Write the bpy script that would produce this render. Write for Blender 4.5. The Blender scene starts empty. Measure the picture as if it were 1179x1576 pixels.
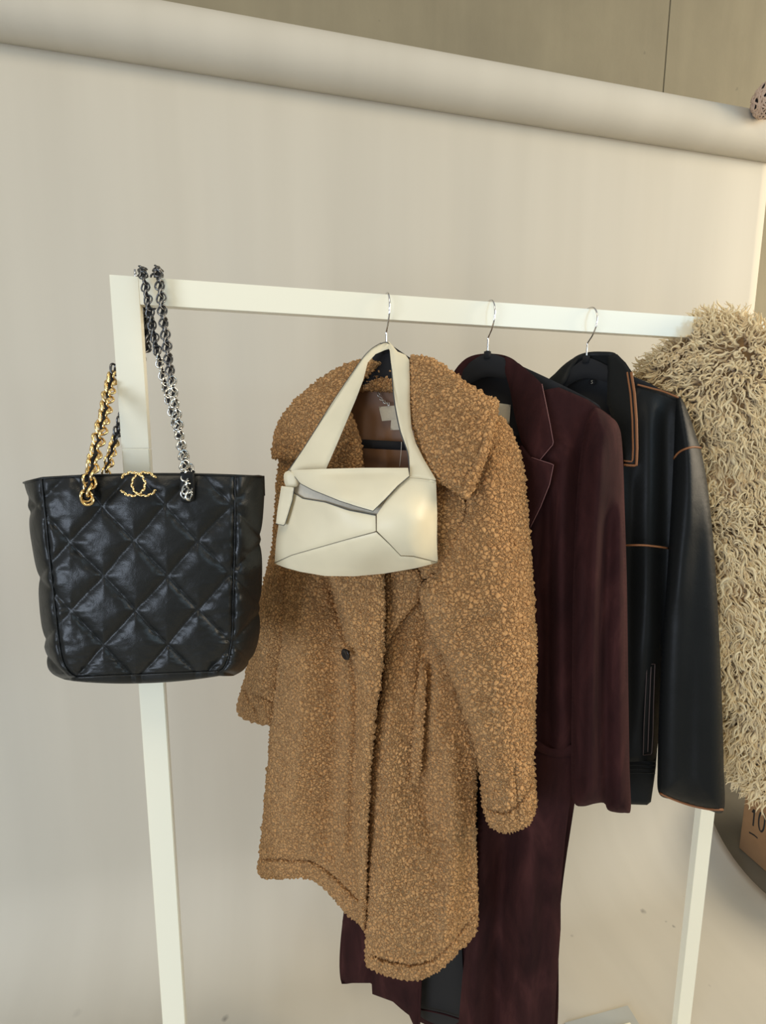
import bpy, bmesh, math, random
import numpy as np
from mathutils import Vector, Matrix
from mathutils.geometry import delaunay_2d_cdt

random.seed(7); np.random.seed(7)
sc = bpy.context.scene
COL = sc.collection
PI = math.pi

# ---------------------------------------------------------------- camera
W, H, FPX = 1179.0, 1576.0, 740.0
PITCH, ROLL, YAW, ZC = .14313808, .00580664, .21214324, 1.50721
cp, sp = math.cos(PITCH), math.sin(PITCH)
F_ = np.array([0, cp, -sp]); U_ = np.array([0, sp, cp]); R_ = np.array([1., 0, 0])
cr, sr = math.cos(ROLL), math.sin(ROLL)
R_, U_ = cr*R_ + sr*U_, -sr*R_ + cr*U_
cy_, sy_ = math.cos(-YAW), math.sin(-YAW)
M_ = np.array([[cy_, -sy_, 0], [sy_, cy_, 0], [0, 0, 1]])
F_, R_, U_ = M_@F_, M_@R_, M_@U_
CAM = np.array([0, 0, ZC])
cd = bpy.data.cameras.new('camera'); cam = bpy.data.objects.new('camera', cd); COL.objects.link(cam)
cd.sensor_fit = 'HORIZONTAL'; cd.sensor_width = 36.0; cd.lens = 36.0*FPX/W
cd.clip_start = .02; cd.clip_end = 60
mw = Matrix.Identity(4)
for i in range(3):
    mw[i][0] = R_[i]; mw[i][1] = U_[i]; mw[i][2] = -F_[i]; mw[i][3] = CAM[i]
cam.matrix_world = mw
sc.camera = cam

# ---------------------------------------------------------------- world, lights, exposure
sc.view_settings.view_transform = 'Standard'; sc.view_settings.look = 'None'
sc.view_settings.gamma = 1; sc.view_settings.use_curve_mapping = False
sc.view_settings.exposure = 0.50
wd = bpy.data.worlds.new('world'); sc.world = wd; wd.use_nodes = True
wd.node_tree.nodes['Background'].inputs[0].default_value = (.77, .79, .81, 1)
wd.node_tree.nodes['Background'].inputs[1].default_value = .36
def area(name, loc, target, size, power, color, size_y=None):
    l = bpy.data.lights.new(name, 'AREA'); l.energy = power; l.color = color
    l.shape = 'RECTANGLE'; l.size = size; l.size_y = size_y or size
    o = bpy.data.objects.new(name, l); COL.objects.link(o); o.location = loc
    o.rotation_euler = (Vector(target)-Vector(loc)).to_track_quat('-Z', 'Y').to_euler()
    return o
area('window_light_right', (3.6, .1, 2.3), (.5, 1.1, 2.1), 1.4, 74, (1.0, .85, .63), 1.5)
area('warm_fill_top', (-.6, -.9, 3.7), (.2, 1.5, 2.2), 1.0, 14, (1.0, .86, .62))  # added fill that warms the upper paper, no known lamp there
area('cool_fill_left', (-2.4, -1.6, 1.0), (.5, 1.3, .1), 1.6, 46, (.72, .83, 1.0), 1.2)  # added cool fill for the lower paper and floor, no known window there
area('window_light_rear', (3.35, -3.0, 2.8), (3.35*.2, .8, 1.9), 2.6, 30, (.50, .78, 1.0), 1.1)

# ---------------------------------------------------------------- unprojecting photo measurements on chosen real planes
def rays(p):
    p = np.asarray(p, float).reshape(-1, 2)
    return F_ + np.outer((p[:, 0]-W/2)/FPX, R_) - np.outer((p[:, 1]-H/2)/FPX, U_)
def on_axis(p, ax, val):
    r = rays(p); t = (val-CAM[ax])/r[:, ax]; return CAM + r*t[:, None]
def atY(x, y, Y): return on_axis([(x, y)], 1, Y)[0]
def atX(x, y, X): return on_axis([(x, y)], 0, X)[0]
def atZ(x, y, Z): return on_axis([(x, y)], 2, Z)[0]
class Plane:                      # vertical plane through P, turned by deg (its right end nearer)
    def __init__(s, P, deg):
        s.P = np.array(P, float); a = math.radians(deg)
        s.d = np.array([math.cos(a), -math.sin(a), 0]); s.n = np.array([-math.sin(a), -math.cos(a), 0])
    def un(s, p, o=0.0):
        r = rays(p); t = ((s.P-CAM)@s.n + o)/(r@s.n); return CAM + r*np.asarray(t)[:, None]

# ---------------------------------------------------------------- object helpers
def link(o, parent=None, base=None):
    COL.objects.link(o)
    if parent: o.parent = parent
    return o
ORG = {}
def mesh_obj(name, verts, faces, mat, parent=None, smooth=True, org=None):
    """one mesh object; world coordinates in, stored relative to its thing's origin"""
    if org is None: org = ORG.get(parent.name if parent else None, np.zeros(3))
    me = bpy.data.meshes.new(name)
    v = np.asarray(verts, float) - org
    if isinstance(faces, np.ndarray):
        n, k = faces.shape
        me.vertices.add(len(v)); me.vertices.foreach_set('co', v.astype(np.float32).ravel())
        me.loops.add(n*k); me.loops.foreach_set('vertex_index', faces.astype(np.int32).ravel())
        me.polygons.add(n); me.polygons.foreach_set('loop_start', np.arange(0, n*k, k, dtype=np.int32))
        me.polygons.foreach_set('loop_total', np.full(n, k, dtype=np.int32))
        me.update(calc_edges=True); me.validate()
    else:
        me.from_pydata([tuple(a) for a in v], [], [tuple(f) for f in faces]); me.update()
    if smooth: me.polygons.foreach_set('use_smooth', np.ones(len(me.polygons), dtype=bool))
    if mat: me.materials.append(mat)
    o = bpy.data.objects.new(name, me); COL.objects.link(o)
    if parent:
        o.parent = parent
        # a sub-part sits in the same frame as its part (part has identity transform)
        ORG[o.name] = org
    else:
        o.location = org; ORG[o.name] = org
    return o
def thing(name, label, cat, loc, group=None):
    o = bpy.data.objects.new(name, None); COL.objects.link(o); o.location = loc; o.empty_display_size = .05
    o['label'] = label; o['category'] = cat
    if group: o['group'] = group
    ORG[o.name] = np.array(loc, float)
    return o
def tag(o, label, cat, group=None, kind=None):
    o['label'] = label; o['category'] = cat
    if group: o['group'] = group
    if kind: o['kind'] = kind
    return o
def box_vf(lo, hi):
    x0, y0, z0 = lo; x1, y1, z1 = hi
    v = [(x0,y0,z0),(x1,y0,z0),(x1,y1,z0),(x0,y1,z0),(x0,y0,z1),(x1,y0,z1),(x1,y1,z1),(x0,y1,z1)]
    f = [(0,3,2,1),(4,5,6,7),(0,1,5,4),(1,2,6,5),(2,3,7,6),(3,0,4,7)]
    return v, f
def box(name, lo, hi, mat, parent=None, bevel=.0015, org=None):
    v, f = box_vf(lo, hi)
    if org is None and not parent: org = np.array([(lo[0]+hi[0])/2, (lo[1]+hi[1])/2, lo[2]])
    o = mesh_obj(name, v, f, mat, parent, smooth=False, org=org)
    if bevel:
        b = bmesh.new(); b.from_mesh(o.data)
        bmesh.ops.bevel(b, geom=b.edges[:], offset=bevel, segments=2, affect='EDGES', clamp_overlap=True)
        b.to_mesh(o.data); b.free()
    return o
def frames(P):
    P = np.asarray(P, float); T = np.gradient(P, axis=0); T /= np.linalg.norm(T, axis=1)[:, None]+1e-12
    N = np.zeros_like(P); a = np.array([0, -1., .1])
    n = a-(a@T[0])*T[0]; n /= np.linalg.norm(n)
    for i in range(len(P)):
        n = n-(n@T[i])*T[i]; n /= np.linalg.norm(n)+1e-12; N[i] = n
    return T, N, np.cross(T, N)
def tube_vf(P, r, k=8, cap=True, flat=1.0, base=0):
    P = np.asarray(P, float); T, N, B = frames(P); r = np.broadcast_to(r, (len(P),))
    a = np.linspace(0, 2*PI, k, endpoint=False)
    V = (P[:, None] + r[:, None, None]*(np.cos(a)[None, :, None]*N[:, None]*flat + np.sin(a)[None, :, None]*B[:, None])).reshape(-1, 3)
    Fc = []
    for i in range(len(P)-1):
        for j in range(k):
            Fc.append((base+i*k+j, base+i*k+(j+1) % k, base+(i+1)*k+(j+1) % k, base+(i+1)*k+j))
    if cap:
        Fc.append(tuple(base+j for j in range(k))[::-1]); Fc.append(tuple(base+(len(P)-1)*k+j for j in range(k)))
    return list(map(tuple, V)), Fc
def tube(name, P, r, mat, parent=None, k=8, flat=1.0, org=None):
    v, f = tube_vf(P, r, k, flat=flat); return mesh_obj(name, v, f, mat, parent, org=org)
def catmull(P, n, closed=False):
    P = np.asarray(P, float); N = len(P)
    if N == 2 and not closed:
        t = np.linspace(0, 1, n)[:, None]; return P[0]*(1-t)+P[1]*t
    out = []
    segs = N if closed else N-1
    for i in range(segs):
        g = (lambda k: P[k % N]) if closed else (lambda k: P[min(max(k, 0), N-1)])
        p0, p1, p2, p3 = g(i-1), g(i), g(i+1), g(i+2)
        m = max(2, int(round(n/segs)))
        for t in np.linspace(0, 1, m, endpoint=False):
            out.append(.5*((2*p1)+(-p0+p2)*t+(2*p0-5*p1+4*p2-p3)*t*t+(-p0+3*p1-3*p2+p3)*t**3))
    if not closed: out.append(P[-1])
    return np.array(out)
def resample(P, step, closed=False):
    P = np.asarray(P, float)
    if closed: P = np.vstack([P, P[:1]])
    L = np.r_[0, np.cumsum(np.linalg.norm(np.diff(P, axis=0), axis=1))]
    n = max(3, int(L[-1]/step)); s = np.linspace(0, L[-1], n+1)
    Q = np.stack([np.interp(s, L, P[:, i]) for i in range(P.shape[1])], 1)
    return Q[:-1] if closed else Q
def seg_dist(p, poly, closed=True):
    """distance of points to polyline"""
    A = np.asarray(poly, float); B = np.roll(A, -1, 0) if closed else A[1:]
    if not closed: A = A[:-1]
    best = np.full(len(p), 1e9)
    for a, b in zip(A, B):
        ab = b-a; L = ab@ab+1e-12
        t = np.clip(((p-a)@ab)/L, 0, 1); q = a+t[:, None]*ab
        best = np.minimum(best, np.hypot(*(p-q).T))
    return best
def inside(p, poly):
    A = np.asarray(poly); B = np.roll(A, -1, 0); c = np.zeros(len(p), bool)
    for (x0, y0), (x1, y1) in zip(A, B):
        if y0 == y1: continue
        m = ((y0 > p[:, 1]) != (y1 > p[:, 1])) & (p[:, 0] < (x1-x0)*(p[:, 1]-y0)/(y1-y0)+x0)
        c ^= m
    return c
def surface(ctrl):
    """thin plate spline through (x, y, o) control points, or a constant"""
    if np.isscalar(ctrl): return lambda p: np.full(len(p), float(ctrl))
    c = np.array(ctrl, float); X = c[:, :2]/100; n = len(c)
    def k(r2): return .5*r2*np.log(r2+1e-9)
    K = k(((X[:, None]-X[None])**2).sum(-1)) + 1e-4*np.eye(n); Pm = np.c_[np.ones(n), X]
    A = np.block([[K, Pm], [Pm.T, np.zeros((3, 3))]])
    w = np.linalg.lstsq(A, np.r_[c[:, 2], 0, 0, 0], rcond=None)[0]
    lo, hi = c[:, 2].min()-.03, c[:, 2].max()+.03
    def f(p):
        q = np.asarray(p)/100; r2 = ((q[:, None]-X[None])**2).sum(-1)
        return np.clip(k(r2)@w[:n] + np.c_[np.ones(len(q)), q]@w[n:], lo, hi)
    return f
def ridges(*rs):
    """sum of soft folds: (polyline, width px, height m)"""
    def f(p):
        h = np.zeros(len(p))
        for pts, wd_, amp in rs:
            L = catmull(pts, 24) if len(pts) > 2 else np.array(pts, float)
            e = 1.0
            if wd_ > 4:      # folds fade out towards their ends
                for q_ in (L[0], L[-1]): e = e*(1-np.exp(-(np.hypot(*(p-q_).T)/(3*wd_))**2))
            h += amp*np.exp(-(seg_dist(p, L, False)/wd_)**2)*e
        return h
    return f
def vnoise(p, s, seed=0):
    """smooth value noise in 2D, -1..1"""
    rs = np.random.RandomState(seed); G = rs.rand(128, 128)*2-1
    q = np.asarray(p)/s; i = np.floor(q).astype(int); t = q-i; t = t*t*(3-2*t)
    g = lambda a, b: G[(i[:, 0]+a) % 128, (i[:, 1]+b) % 128]
    return (g(0,0)*(1-t[:,0])+g(1,0)*t[:,0])*(1-t[:,1])+(g(0,1)*(1-t[:,0])+g(1,1)*t[:,0])*t[:,1]
def panel(name, outline, plane, ctrl, mat, parent, thick=.006, rnd=8, step=6, folds=None, smooth=True, back=None, pw=1.0, detail=None):
    """a cloth piece with real thickness: outline measured on the photograph, laid on its own curved surface in the garment's plane"""
    out = np.array(outline, float)
    if smooth: out = catmull(out, len(out)*8, True)
    if smooth: out = resample(out, step, True)
    else:            # keep sharp corners
        nx_ = np.roll(out, -1, 0); out = np.vstack([a_+(b_-a_)*np.linspace(0, 1, max(1, int(round(np.hypot(*(b_-a_))/step))), endpoint=False)[:, None] for a_, b_ in zip(out, nx_)])
    lo, hi = out.min(0), out.max(0)
    xs = np.arange(lo[0], hi[0], step); ys = np.arange(lo[1], hi[1], step*.866)
    g = np.array([(x+(step/2 if j % 2 else 0), y) for j, y in enumerate(ys) for x in xs])
    g = g[inside(g, out)]
    if len(g): g = g[seg_dist(g, out) > .55*step]
    pts = np.vstack([out, g]) if len(g) else out
    n = len(out)
    if not smooth and len(outline) > 4 or True:
        r = delaunay_2d_cdt([Vector(p) for p in pts], [], [list(range(n))], 1, 1e-5)
        V2 = np.array([tuple(v) for v in r[0]]); tri = [t for t in r[2] if len(t) == 3]
    tri = np.array(tri)
    a, b, c = V2[tri[:, 0]], V2[tri[:, 1]], V2[tri[:, 2]]
    cr_ = (b[:, 0]-a[:, 0])*(c[:, 1]-a[:, 1])-(b[:, 1]-a[:, 1])*(c[:, 0]-a[:, 0])
    tri[cr_ > 0] = tri[cr_ > 0][:, ::-1]            # px y runs down: make the front face the viewer
    d = seg_dist(V2, out); d[d < .2] = 0
    q = np.clip(d/rnd, 0, 1); prof = np.sqrt(np.clip(1-(1-q)**2, 0, 1))**pw
    o = surface(ctrl)(V2)
    if folds: o = o + folds(V2)
    fo = o + thick*prof
    if detail: fo = fo + detail(V2)*np.clip(d/(step*2), 0, 1)
    bo = o - (thick if back is None else back)*prof
    A = plane.un(V2, fo); Bk = plane.un(V2, bo)
    edge = d == 0
    idx = np.arange(len(V2)); bi = np.where(edge, idx, -1)
    k = np.cumsum(~edge)-1; bi[~edge] = len(V2)+k[~edge]
    verts = np.vstack([A, Bk[~edge]]); faces = np.vstack([tri, bi[tri][:, ::-1]])
    ok = (faces[:, 0] != faces[:, 1]) & (faces[:, 1] != faces[:, 2]) & (faces[:, 0] != faces[:, 2])
    fr, bk = tri, bi[tri][:, ::-1]
    if mat is M.get('fleece'):
        alledge = edge[tri].all(1); bk = bk[~alledge]; faces = np.vstack([fr, bk])
    else:            # crisp rim: the back shell has its own rim vertices at the same places
        verts = np.vstack([A, Bk]); faces = np.vstack([tri, tri[:, ::-1]+len(V2)])
    o_ = mesh_obj(name, verts, faces, mat, parent)
    return o_
def strip(name, pts, plane, o, width, mat, parent, height=.0012, k=6):
    """a thin raised cord / edging along a line measured in the photo"""
    L = resample(catmull(pts, 40) if len(pts) > 2 else np.array(pts, float), 5)
    off = surface(o)(L) if not np.isscalar(o) else np.full(len(L), o)
    P = plane.un(L, off)
    return tube(name, P, width, mat, parent, k=k, flat=1.0)

# ---------------------------------------------------------------- materials
class NT:
    def __init__(s, name, disp=None):
        s.m = bpy.data.materials.new(name); s.m.use_nodes = True; s.t = s.m.node_tree; s.n = s.t.nodes; s.l = s.t.links
        s.b = s.n['Principled BSDF']; s.out = s.n['Material Output']
        s.tc = s.n.new('ShaderNodeTexCoord').outputs['Object']
    def new(s, typ, **kw):
        nd = s.n.new(typ)
        for k_, v in kw.items():
            if hasattr(nd, k_) and k_ not in nd.inputs: setattr(nd, k_, v)
            else: s.put(nd.inputs[k_], v)
        return nd
    def put(s, inp, v):
        if isinstance(v, bpy.types.NodeSocket): s.l.new(v, inp)
        else: inp.default_value = v
    def noise(s, scale, detail=3, rough=.5, vec=None, dist=0):
        nd = s.n.new('ShaderNodeTexNoise'); nd.inputs['Scale'].default_value = scale; nd.inputs['Detail'].default_value = detail
        nd.inputs['Roughness'].default_value = rough; nd.inputs['Distortion'].default_value = dist
        s.l.new(vec or s.tc, nd.inputs['Vector']); return nd.outputs['Fac'], nd.outputs['Color']
    def ramp(s, fac, stops):
        nd = s.n.new('ShaderNodeValToRGB'); s.l.new(fac, nd.inputs[0]); e = nd.color_ramp.elements
        while len(e) < len(stops): e.new(.5)
        for el, (p, c) in zip(e, stops):
            el.position = p; el.color = c if len(c) == 4 else (*c, 1)
        return nd.outputs[0]
    def math(s, op, a, b=0.0, c=0.0, clamp=False):
        nd = s.n.new('ShaderNodeMath'); nd.operation = op; nd.use_clamp = clamp
        for i, v in enumerate((a, b, c)): s.put(nd.inputs[i], v)
        return nd.outputs[0]
    def mix(s, fac, a, b, mode='MIX'):
        nd = s.n.new('ShaderNodeMix'); nd.data_type = 'RGBA'; nd.blend_type = mode
        s.put(nd.inputs[0], fac)
        for i, v in ((6, a), (7, b)):
            s.put(nd.inputs[i], v if isinstance(v, bpy.types.NodeSocket) else (*v, 1) if len(v) == 3 else v)
        return nd.outputs[2]
    def bump(s, h, strength=.3, dist=.002, normal=None):
        nd = s.n.new('ShaderNodeBump'); nd.inputs['Strength'].default_value = strength; nd.inputs['Distance'].default_value = dist
        s.l.new(h, nd.inputs['Height'])
        if normal: s.l.new(normal, nd.inputs['Normal'])
        s.l.new(nd.outputs[0], s.b.inputs['Normal']); return nd.outputs[0]
    def set(s, **kw):
        for k_, v in kw.items():
            k_ = k_.replace('_', ' ')
            inp = s.b.inputs[k_]
            if not isinstance(v, bpy.types.NodeSocket) and hasattr(v, '__len__') and len(v) == 3 and inp.type == 'RGBA': v = (*v, 1)
            s.put(inp, v)
        return s
def srgb(r, g, b):
    f = lambda c: (c/255/12.92) if c/255 <= .04045 else ((c/255+.055)/1.055)**2.4
    return (f(r), f(g), f(b))
def plain(name, col, rough=.5, metal=0, nscale=None, namp=.1, **kw):
    m = NT(name)
    if nscale:
        f, _ = m.noise(nscale, 4); c = m.mix(f, tuple(x*(1-namp) for x in col), tuple(min(1, x*(1+namp)) for x in col)); m.set(Base_Color=c)
        m.bump(f, .15, .001)
    else: m.set(Base_Color=col)
    m.set(Roughness=rough, Metallic=metal, **kw); return m.m

def mat_concrete(name, base, k=1.0):
    m = NT(name)
    f1, _ = m.noise(1.3, 5, .6); f2, _ = m.noise(9, 6, .65); f3, _ = m.noise(70, 3, .6)
    c = m.ramp(f1, [(.3, tuple(x*.80 for x in base)), (.7, tuple(x*1.15 for x in base))])
    c = m.mix(m.math('MULTIPLY', f2, .5), c, tuple(x*.75 for x in (base[0]*1.05, base[1], base[2]*.95)))
    sp_, _ = m.noise(23, 2, .5)
    spots = m.ramp(sp_, [(.24, (1, 1, 1)), (.28, (0, 0, 0))])
    c = m.mix(m.math('MULTIPLY', spots, .45), c, tuple(x*.45 for x in base))
    mv = m.new('ShaderNodeMapping'); m.l.new(m.tc, mv.inputs[0]); mv.inputs['Scale'].default_value = (3.2, 1, .35)
    st, _ = m.noise(2.5, 4, .6, mv.outputs[0])
    c = m.mix(m.ramp(st, [(.45, (0, 0, 0)), (.8, (.35, .35, .35))]), c, tuple(min(1, x*1.35) for x in base))
    m.set(Base_Color=c, Roughness=.8)
    h = m.math('ADD', m.math('MULTIPLY', f2, .7), m.math('MULTIPLY', f3, .3)); m.bump(h, .35, .004)
    return m.m
M = {}
M['concrete'] = mat_concrete('concrete_wall', srgb(136, 127, 103))
M['concrete_floor'] = mat_concrete('concrete_floor', srgb(120, 115, 102))

def mat_paper():
    m = NT('seamless_paper')
    mv = m.new('ShaderNodeMapping'); m.l.new(m.tc, mv.inputs[0]); mv.inputs['Scale'].default_value = (5, .6, .35)
    st, _ = m.noise(1.6, 3, .5, mv.outputs[0]); f, _ = m.noise(300, 2)
    c = m.ramp(st, [(.3, srgb(193, 186, 170)), (.7, srgb(200, 193, 177))])
    spots = [((65, 1372), 'w', .004, .9, 4), ((330, 1450), 'w', .004, .4, 1), ((990, 1403), 'f', .010, .55, 1), ((1037, 1425), 'f', .005, .6, 1),
             ((1025, 1418), 'f', .004, .4, 1), ((120, 1562), 'f', .016, .3, 1), ((155, 1555), 'f', .007, .3, 1), ((347, 1567), 'f', .01, .6, 1), ((230, 1519), 'w', .003, .6, 1),
             ((1052, 1380), 'f', .003, .6, 1), ((880, 1440), 'f', .006, .35, 1), ((875, 1332), 'f', .003, .5, 1), ((1092, 1516), 'f', .005, .3, 1), ((25, 1567), 'f', .006, .5, 1)]
    dn, dcol = m.noise(60, 3)
    dv = m.new('ShaderNodeVectorMath', operation='MULTIPLY_ADD'); m.l.new(dcol, dv.inputs[0]); dv.inputs[1].default_value = (.012,)*3
    dsub = m.new('ShaderNodeVectorMath', operation='ADD'); m.l.new(m.tc, dsub.inputs[0]); dsub.inputs[1].default_value = (-.006,)*3
    m.l.new(dsub.outputs[0], dv.inputs[2])
    for (px, py), w, r, amt, stretch in spots:
        P = paper_hit(px, py)
        ds = m.new('ShaderNodeVectorMath', operation='SUBTRACT'); m.l.new(dv.outputs[0], ds.inputs[0]); ds.inputs[1].default_value = tuple(P)
        sc_ = m.new('ShaderNodeVectorMath', operation='MULTIPLY'); m.l.new(ds.outputs[0], sc_.inputs[0]); sc_.inputs[1].default_value = (1, 1, 1/stretch)
        ln = m.new('ShaderNodeVectorMath', operation='LENGTH'); m.l.new(sc_.outputs[0], ln.inputs[0])
        mr = m.new('ShaderNodeMapRange'); m.l.new(ln.outputs['Value'], mr.inputs[0])
        mr.inputs[1].default_value = 0; mr.inputs[2].default_value = r; mr.inputs[3].default_value = amt; mr.inputs[4].default_value = 0
        c = m.mix(mr.outputs[0], c, srgb(70, 66, 66))
    m.set(Base_Color=c, Roughness=.75); m.bump(f, .05, .0005)
    return m.m
# backdrop geometry needed by the stains
PY, PX0, PX1, SW = 1.40, -1.15, 1.575, .26       # paper plane, left and right edge, sweep radius
def paper_hit(px, py):
    P = atY(px, py, PY)
    if P[2] > SW: return P
    return atZ(px, py, .004)
def mat_fleece():
    m = NT('camel_teddy_fleece')
    dn, dc = m.noise(115, 2, .5)
    v = m.new('ShaderNodeVectorMath', operation='MULTIPLY_ADD'); m.l.new(dc, v.inputs[0]); v.inputs[1].default_value = (.0095,)*3
    _, dc2 = m.noise(330, 1, .5); v2 = m.new('ShaderNodeVectorMath', operation='MULTIPLY_ADD'); m.l.new(dc2, v2.inputs[0]); v2.inputs[1].default_value = (.0035,)*3; m.l.new(m.tc, v2.inputs[2])
    m.l.new(v2.outputs[0], v.inputs[2])
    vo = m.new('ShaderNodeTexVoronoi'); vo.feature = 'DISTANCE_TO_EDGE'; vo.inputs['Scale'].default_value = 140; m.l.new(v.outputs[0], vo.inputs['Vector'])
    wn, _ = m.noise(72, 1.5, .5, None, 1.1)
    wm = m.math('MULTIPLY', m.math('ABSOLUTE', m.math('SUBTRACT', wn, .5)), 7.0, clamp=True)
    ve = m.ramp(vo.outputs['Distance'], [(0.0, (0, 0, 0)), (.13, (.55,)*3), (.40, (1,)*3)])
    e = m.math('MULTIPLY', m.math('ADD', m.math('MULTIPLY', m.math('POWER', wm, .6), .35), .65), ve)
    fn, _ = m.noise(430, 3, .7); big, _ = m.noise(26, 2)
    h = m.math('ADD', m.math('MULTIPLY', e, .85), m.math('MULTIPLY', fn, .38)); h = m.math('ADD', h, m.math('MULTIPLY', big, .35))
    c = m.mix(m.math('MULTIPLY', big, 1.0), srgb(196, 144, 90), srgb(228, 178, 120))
    c = m.mix(m.ramp(e, [(.0, (.9,)*3), (.65, (0,)*3)]), c, srgb(104, 64, 32))  # brown fibre roots, darkened further as shade painted into the crevices
    m.set(Base_Color=c, Roughness=.95, Sheen_Weight=.5, Sheen_Roughness=.5, Sheen_Tint=srgb(235, 200, 150), Specular_IOR_Level=.1)
    d = m.new('ShaderNodeDisplacement'); m.l.new(h, d.inputs['Height']); d.inputs['Scale'].default_value = .0066; d.inputs['Midlevel'].default_value = .6
    m.l.new(d.outputs[0], m.out.inputs['Displacement']); m.m.displacement_method = 'BOTH'
    return m.m
def mat_leather(name, base, rough=.38, wr=.35, scale=1.0, spec=.25):
    m = NT(name)
    f1, _ = m.noise(38*scale, 5, .6, dist=.6); f2, _ = m.noise(260*scale, 2); f3, _ = m.noise(9*scale, 3)
    vo = m.new('ShaderNodeTexVoronoi'); vo.feature = 'DISTANCE_TO_EDGE'; vo.inputs['Scale'].default_value = 480; m.l.new(m.tc, vo.inputs['Vector'])
    h = m.math('ADD', m.math('MULTIPLY', f1, 1.0), m.math('MULTIPLY', f2, .12)); h = m.math('ADD', h, m.math('MULTIPLY', vo.outputs['Distance'], .15))
    c = m.mix(f3, tuple(x*.8 for x in base), tuple(x*1.3 for x in base))
    r = m.math('ADD', m.math('MULTIPLY', f1, .16), rough-.08)
    m.set(Base_Color=c, Roughness=r, Specular_IOR_Level=spec); m.bump(h, wr, .003); return m.m
def mat_suede():
    m = NT('maroon_suede')
    mv = m.new('ShaderNodeMapping'); m.l.new(m.tc, mv.inputs[0]); mv.inputs['Scale'].default_value = (2.2, 2.2, .7)
    f1, _ = m.noise(9, 4, .6, mv.outputs[0], .5); f2, _ = m.noise(600, 2)
    c = m.ramp(f1, [(.3, srgb(38, 18, 18)), (.55, srgb(54, 28, 27)), (.78, srgb(76, 43, 40))])
    m.set(Base_Color=c, Roughness=.85, Sheen_Weight=.22, Sheen_Roughness=.3, Sheen_Tint=srgb(170, 115, 108), Specular_IOR_Level=.12)
    m.bump(f2, .3, .0008); return m.m
def mat_white_metal():
    m = NT('cream_white_powder_coat'); f, _ = m.noise(220, 2)
    m.set(Base_Color=srgb(246, 241, 218), Roughness=.17); m.bump(f, .05, .0004); return m.m
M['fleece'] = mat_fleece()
M['leather'] = mat_leather('black_leather', (.0105, .0110, .0105), .46, .22, 1.0, .14)
M['quilt'] = mat_leather('black_quilted_lambskin', (.0105, .0112, .0105), .36, .30, 1.2, .34)
M['suede'] = mat_suede()
M['white'] = mat_white_metal()
M['cream'] = mat_leather('cream_calf_leather', srgb(226, 214, 182), .42, .10, 1.0, .3)
M['creamedge'] = plain('slate_painted_edge', srgb(72, 74, 72), .5)
M['creamseam'] = plain('seam_grey_brown', srgb(120, 112, 92), .6)  # greyish brown of the cream bag's seam lines
M['creaminside'] = plain('grey_suede_lining', srgb(206, 198, 180), .85, nscale=200)
M['brown'] = mat_leather('worn_brown_leather_edging', srgb(140, 92, 58), .5, .2)
M['black'] = plain('black_flocked_plastic', (.008, .008, .009), .9, nscale=500)
M['blacklining'] = plain('black_satin_lining', (.004, .004, .005), .7, nscale=90)
M['lining'] = plain('brown_satin_lining', srgb(142, 102, 68), .5, nscale=30, namp=.2)
M['chrome'] = plain('polished_steel', (.75, .75, .75), .12, 1.0)
M['gold'] = plain('polished_gold', srgb(250, 216, 150), .22, 1.0)
M['silver'] = plain('dark_silver', (.62, .62, .58), .2, 1.0)
M['gun'] = plain('ruthenium_metal', (.16, .16, .16), .28, 1.0)
M['tag'] = plain('woven_label_cloth', srgb(206, 196, 172), .8, nscale=300)
M['button'] = plain('dark_horn_button', (.015, .011, .009), .25)
M['card'] = plain('kraft_cardboard', srgb(158, 122, 86), .85, nscale=40)
M['ink'] = plain('black_marker_ink', (.02, .02, .02), .6)
M['greymetal'] = plain('grey_painted_metal', srgb(176, 178, 172), .45)
M['rattan'] = plain('pale_woven_rattan', srgb(205, 180, 160), .7, nscale=120)
M['thread'] = plain('clear_nylon', srgb(225, 220, 205), .3)
#SECTION-BODY
# ---------------------------------------------------------------- the setting
def struct(o): o['kind'] = 'structure'; return o
WY = 1.60
# concrete wall cast in bays with recessed joints
wall = struct(mesh_obj('wall_back', *box_vf((-7, WY+.012, -.05), (7, WY+.3, 4.6)), M['concrete'], smooth=False, org=np.array([0, WY, 0])))
xj = atY(1032, 0, WY)[0]
xs = [-7, xj-4.9, xj-2.45, xj, xj+2.45, 7]
for a, b in zip(xs[:-1], xs[1:]):
    for z0, z1 in ((-.0, 4.6),):
        p = box('wall_panel', (a+.0012, WY, z0), (b-.0012, WY+.03, z1), M['concrete'], wall, bevel=.0015, org=np.array([0, WY, 0]))
        p.location = (0, 0, 0)
fl = struct(box('floor', (-7, -3.5, -.12), (7, WY, 0), M['concrete_floor'], bevel=0))

# paper backdrop: roll on a crossbar, sheet hanging off its back, swept out over the floor
zt = atY(600, 96, PY-.12)[2]; zb = atY(300, 132, PY-.06)[2]
RR = .072; RYc = PY-RR; 
# roll height from the upper and lower silhouettes seen in the photo
ztop = .5*(atY(110, 0, RYc-.03)[2]+atY(1179, 170, RYc-.03)[2]); zlow = .5*(atY(0, 87, RYc-.05)[2]+atY(840, 207, RYc-.05)[2])
RR = .060; RYc = PY-.022; RZ = .5*(atY(110, 0, RYc)[2]+atY(1179, 170, RYc)[2])-RR*.99; print('roll z', ztop, zlow, RR)
bd = thing('paper_backdrop', 'wide cream seamless paper backdrop hanging from a roll and swept out over the floor', 'backdrop', (0, PY, 0))
M['paper'] = None
_m = mat_paper(); M['paper'] = _m
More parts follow.
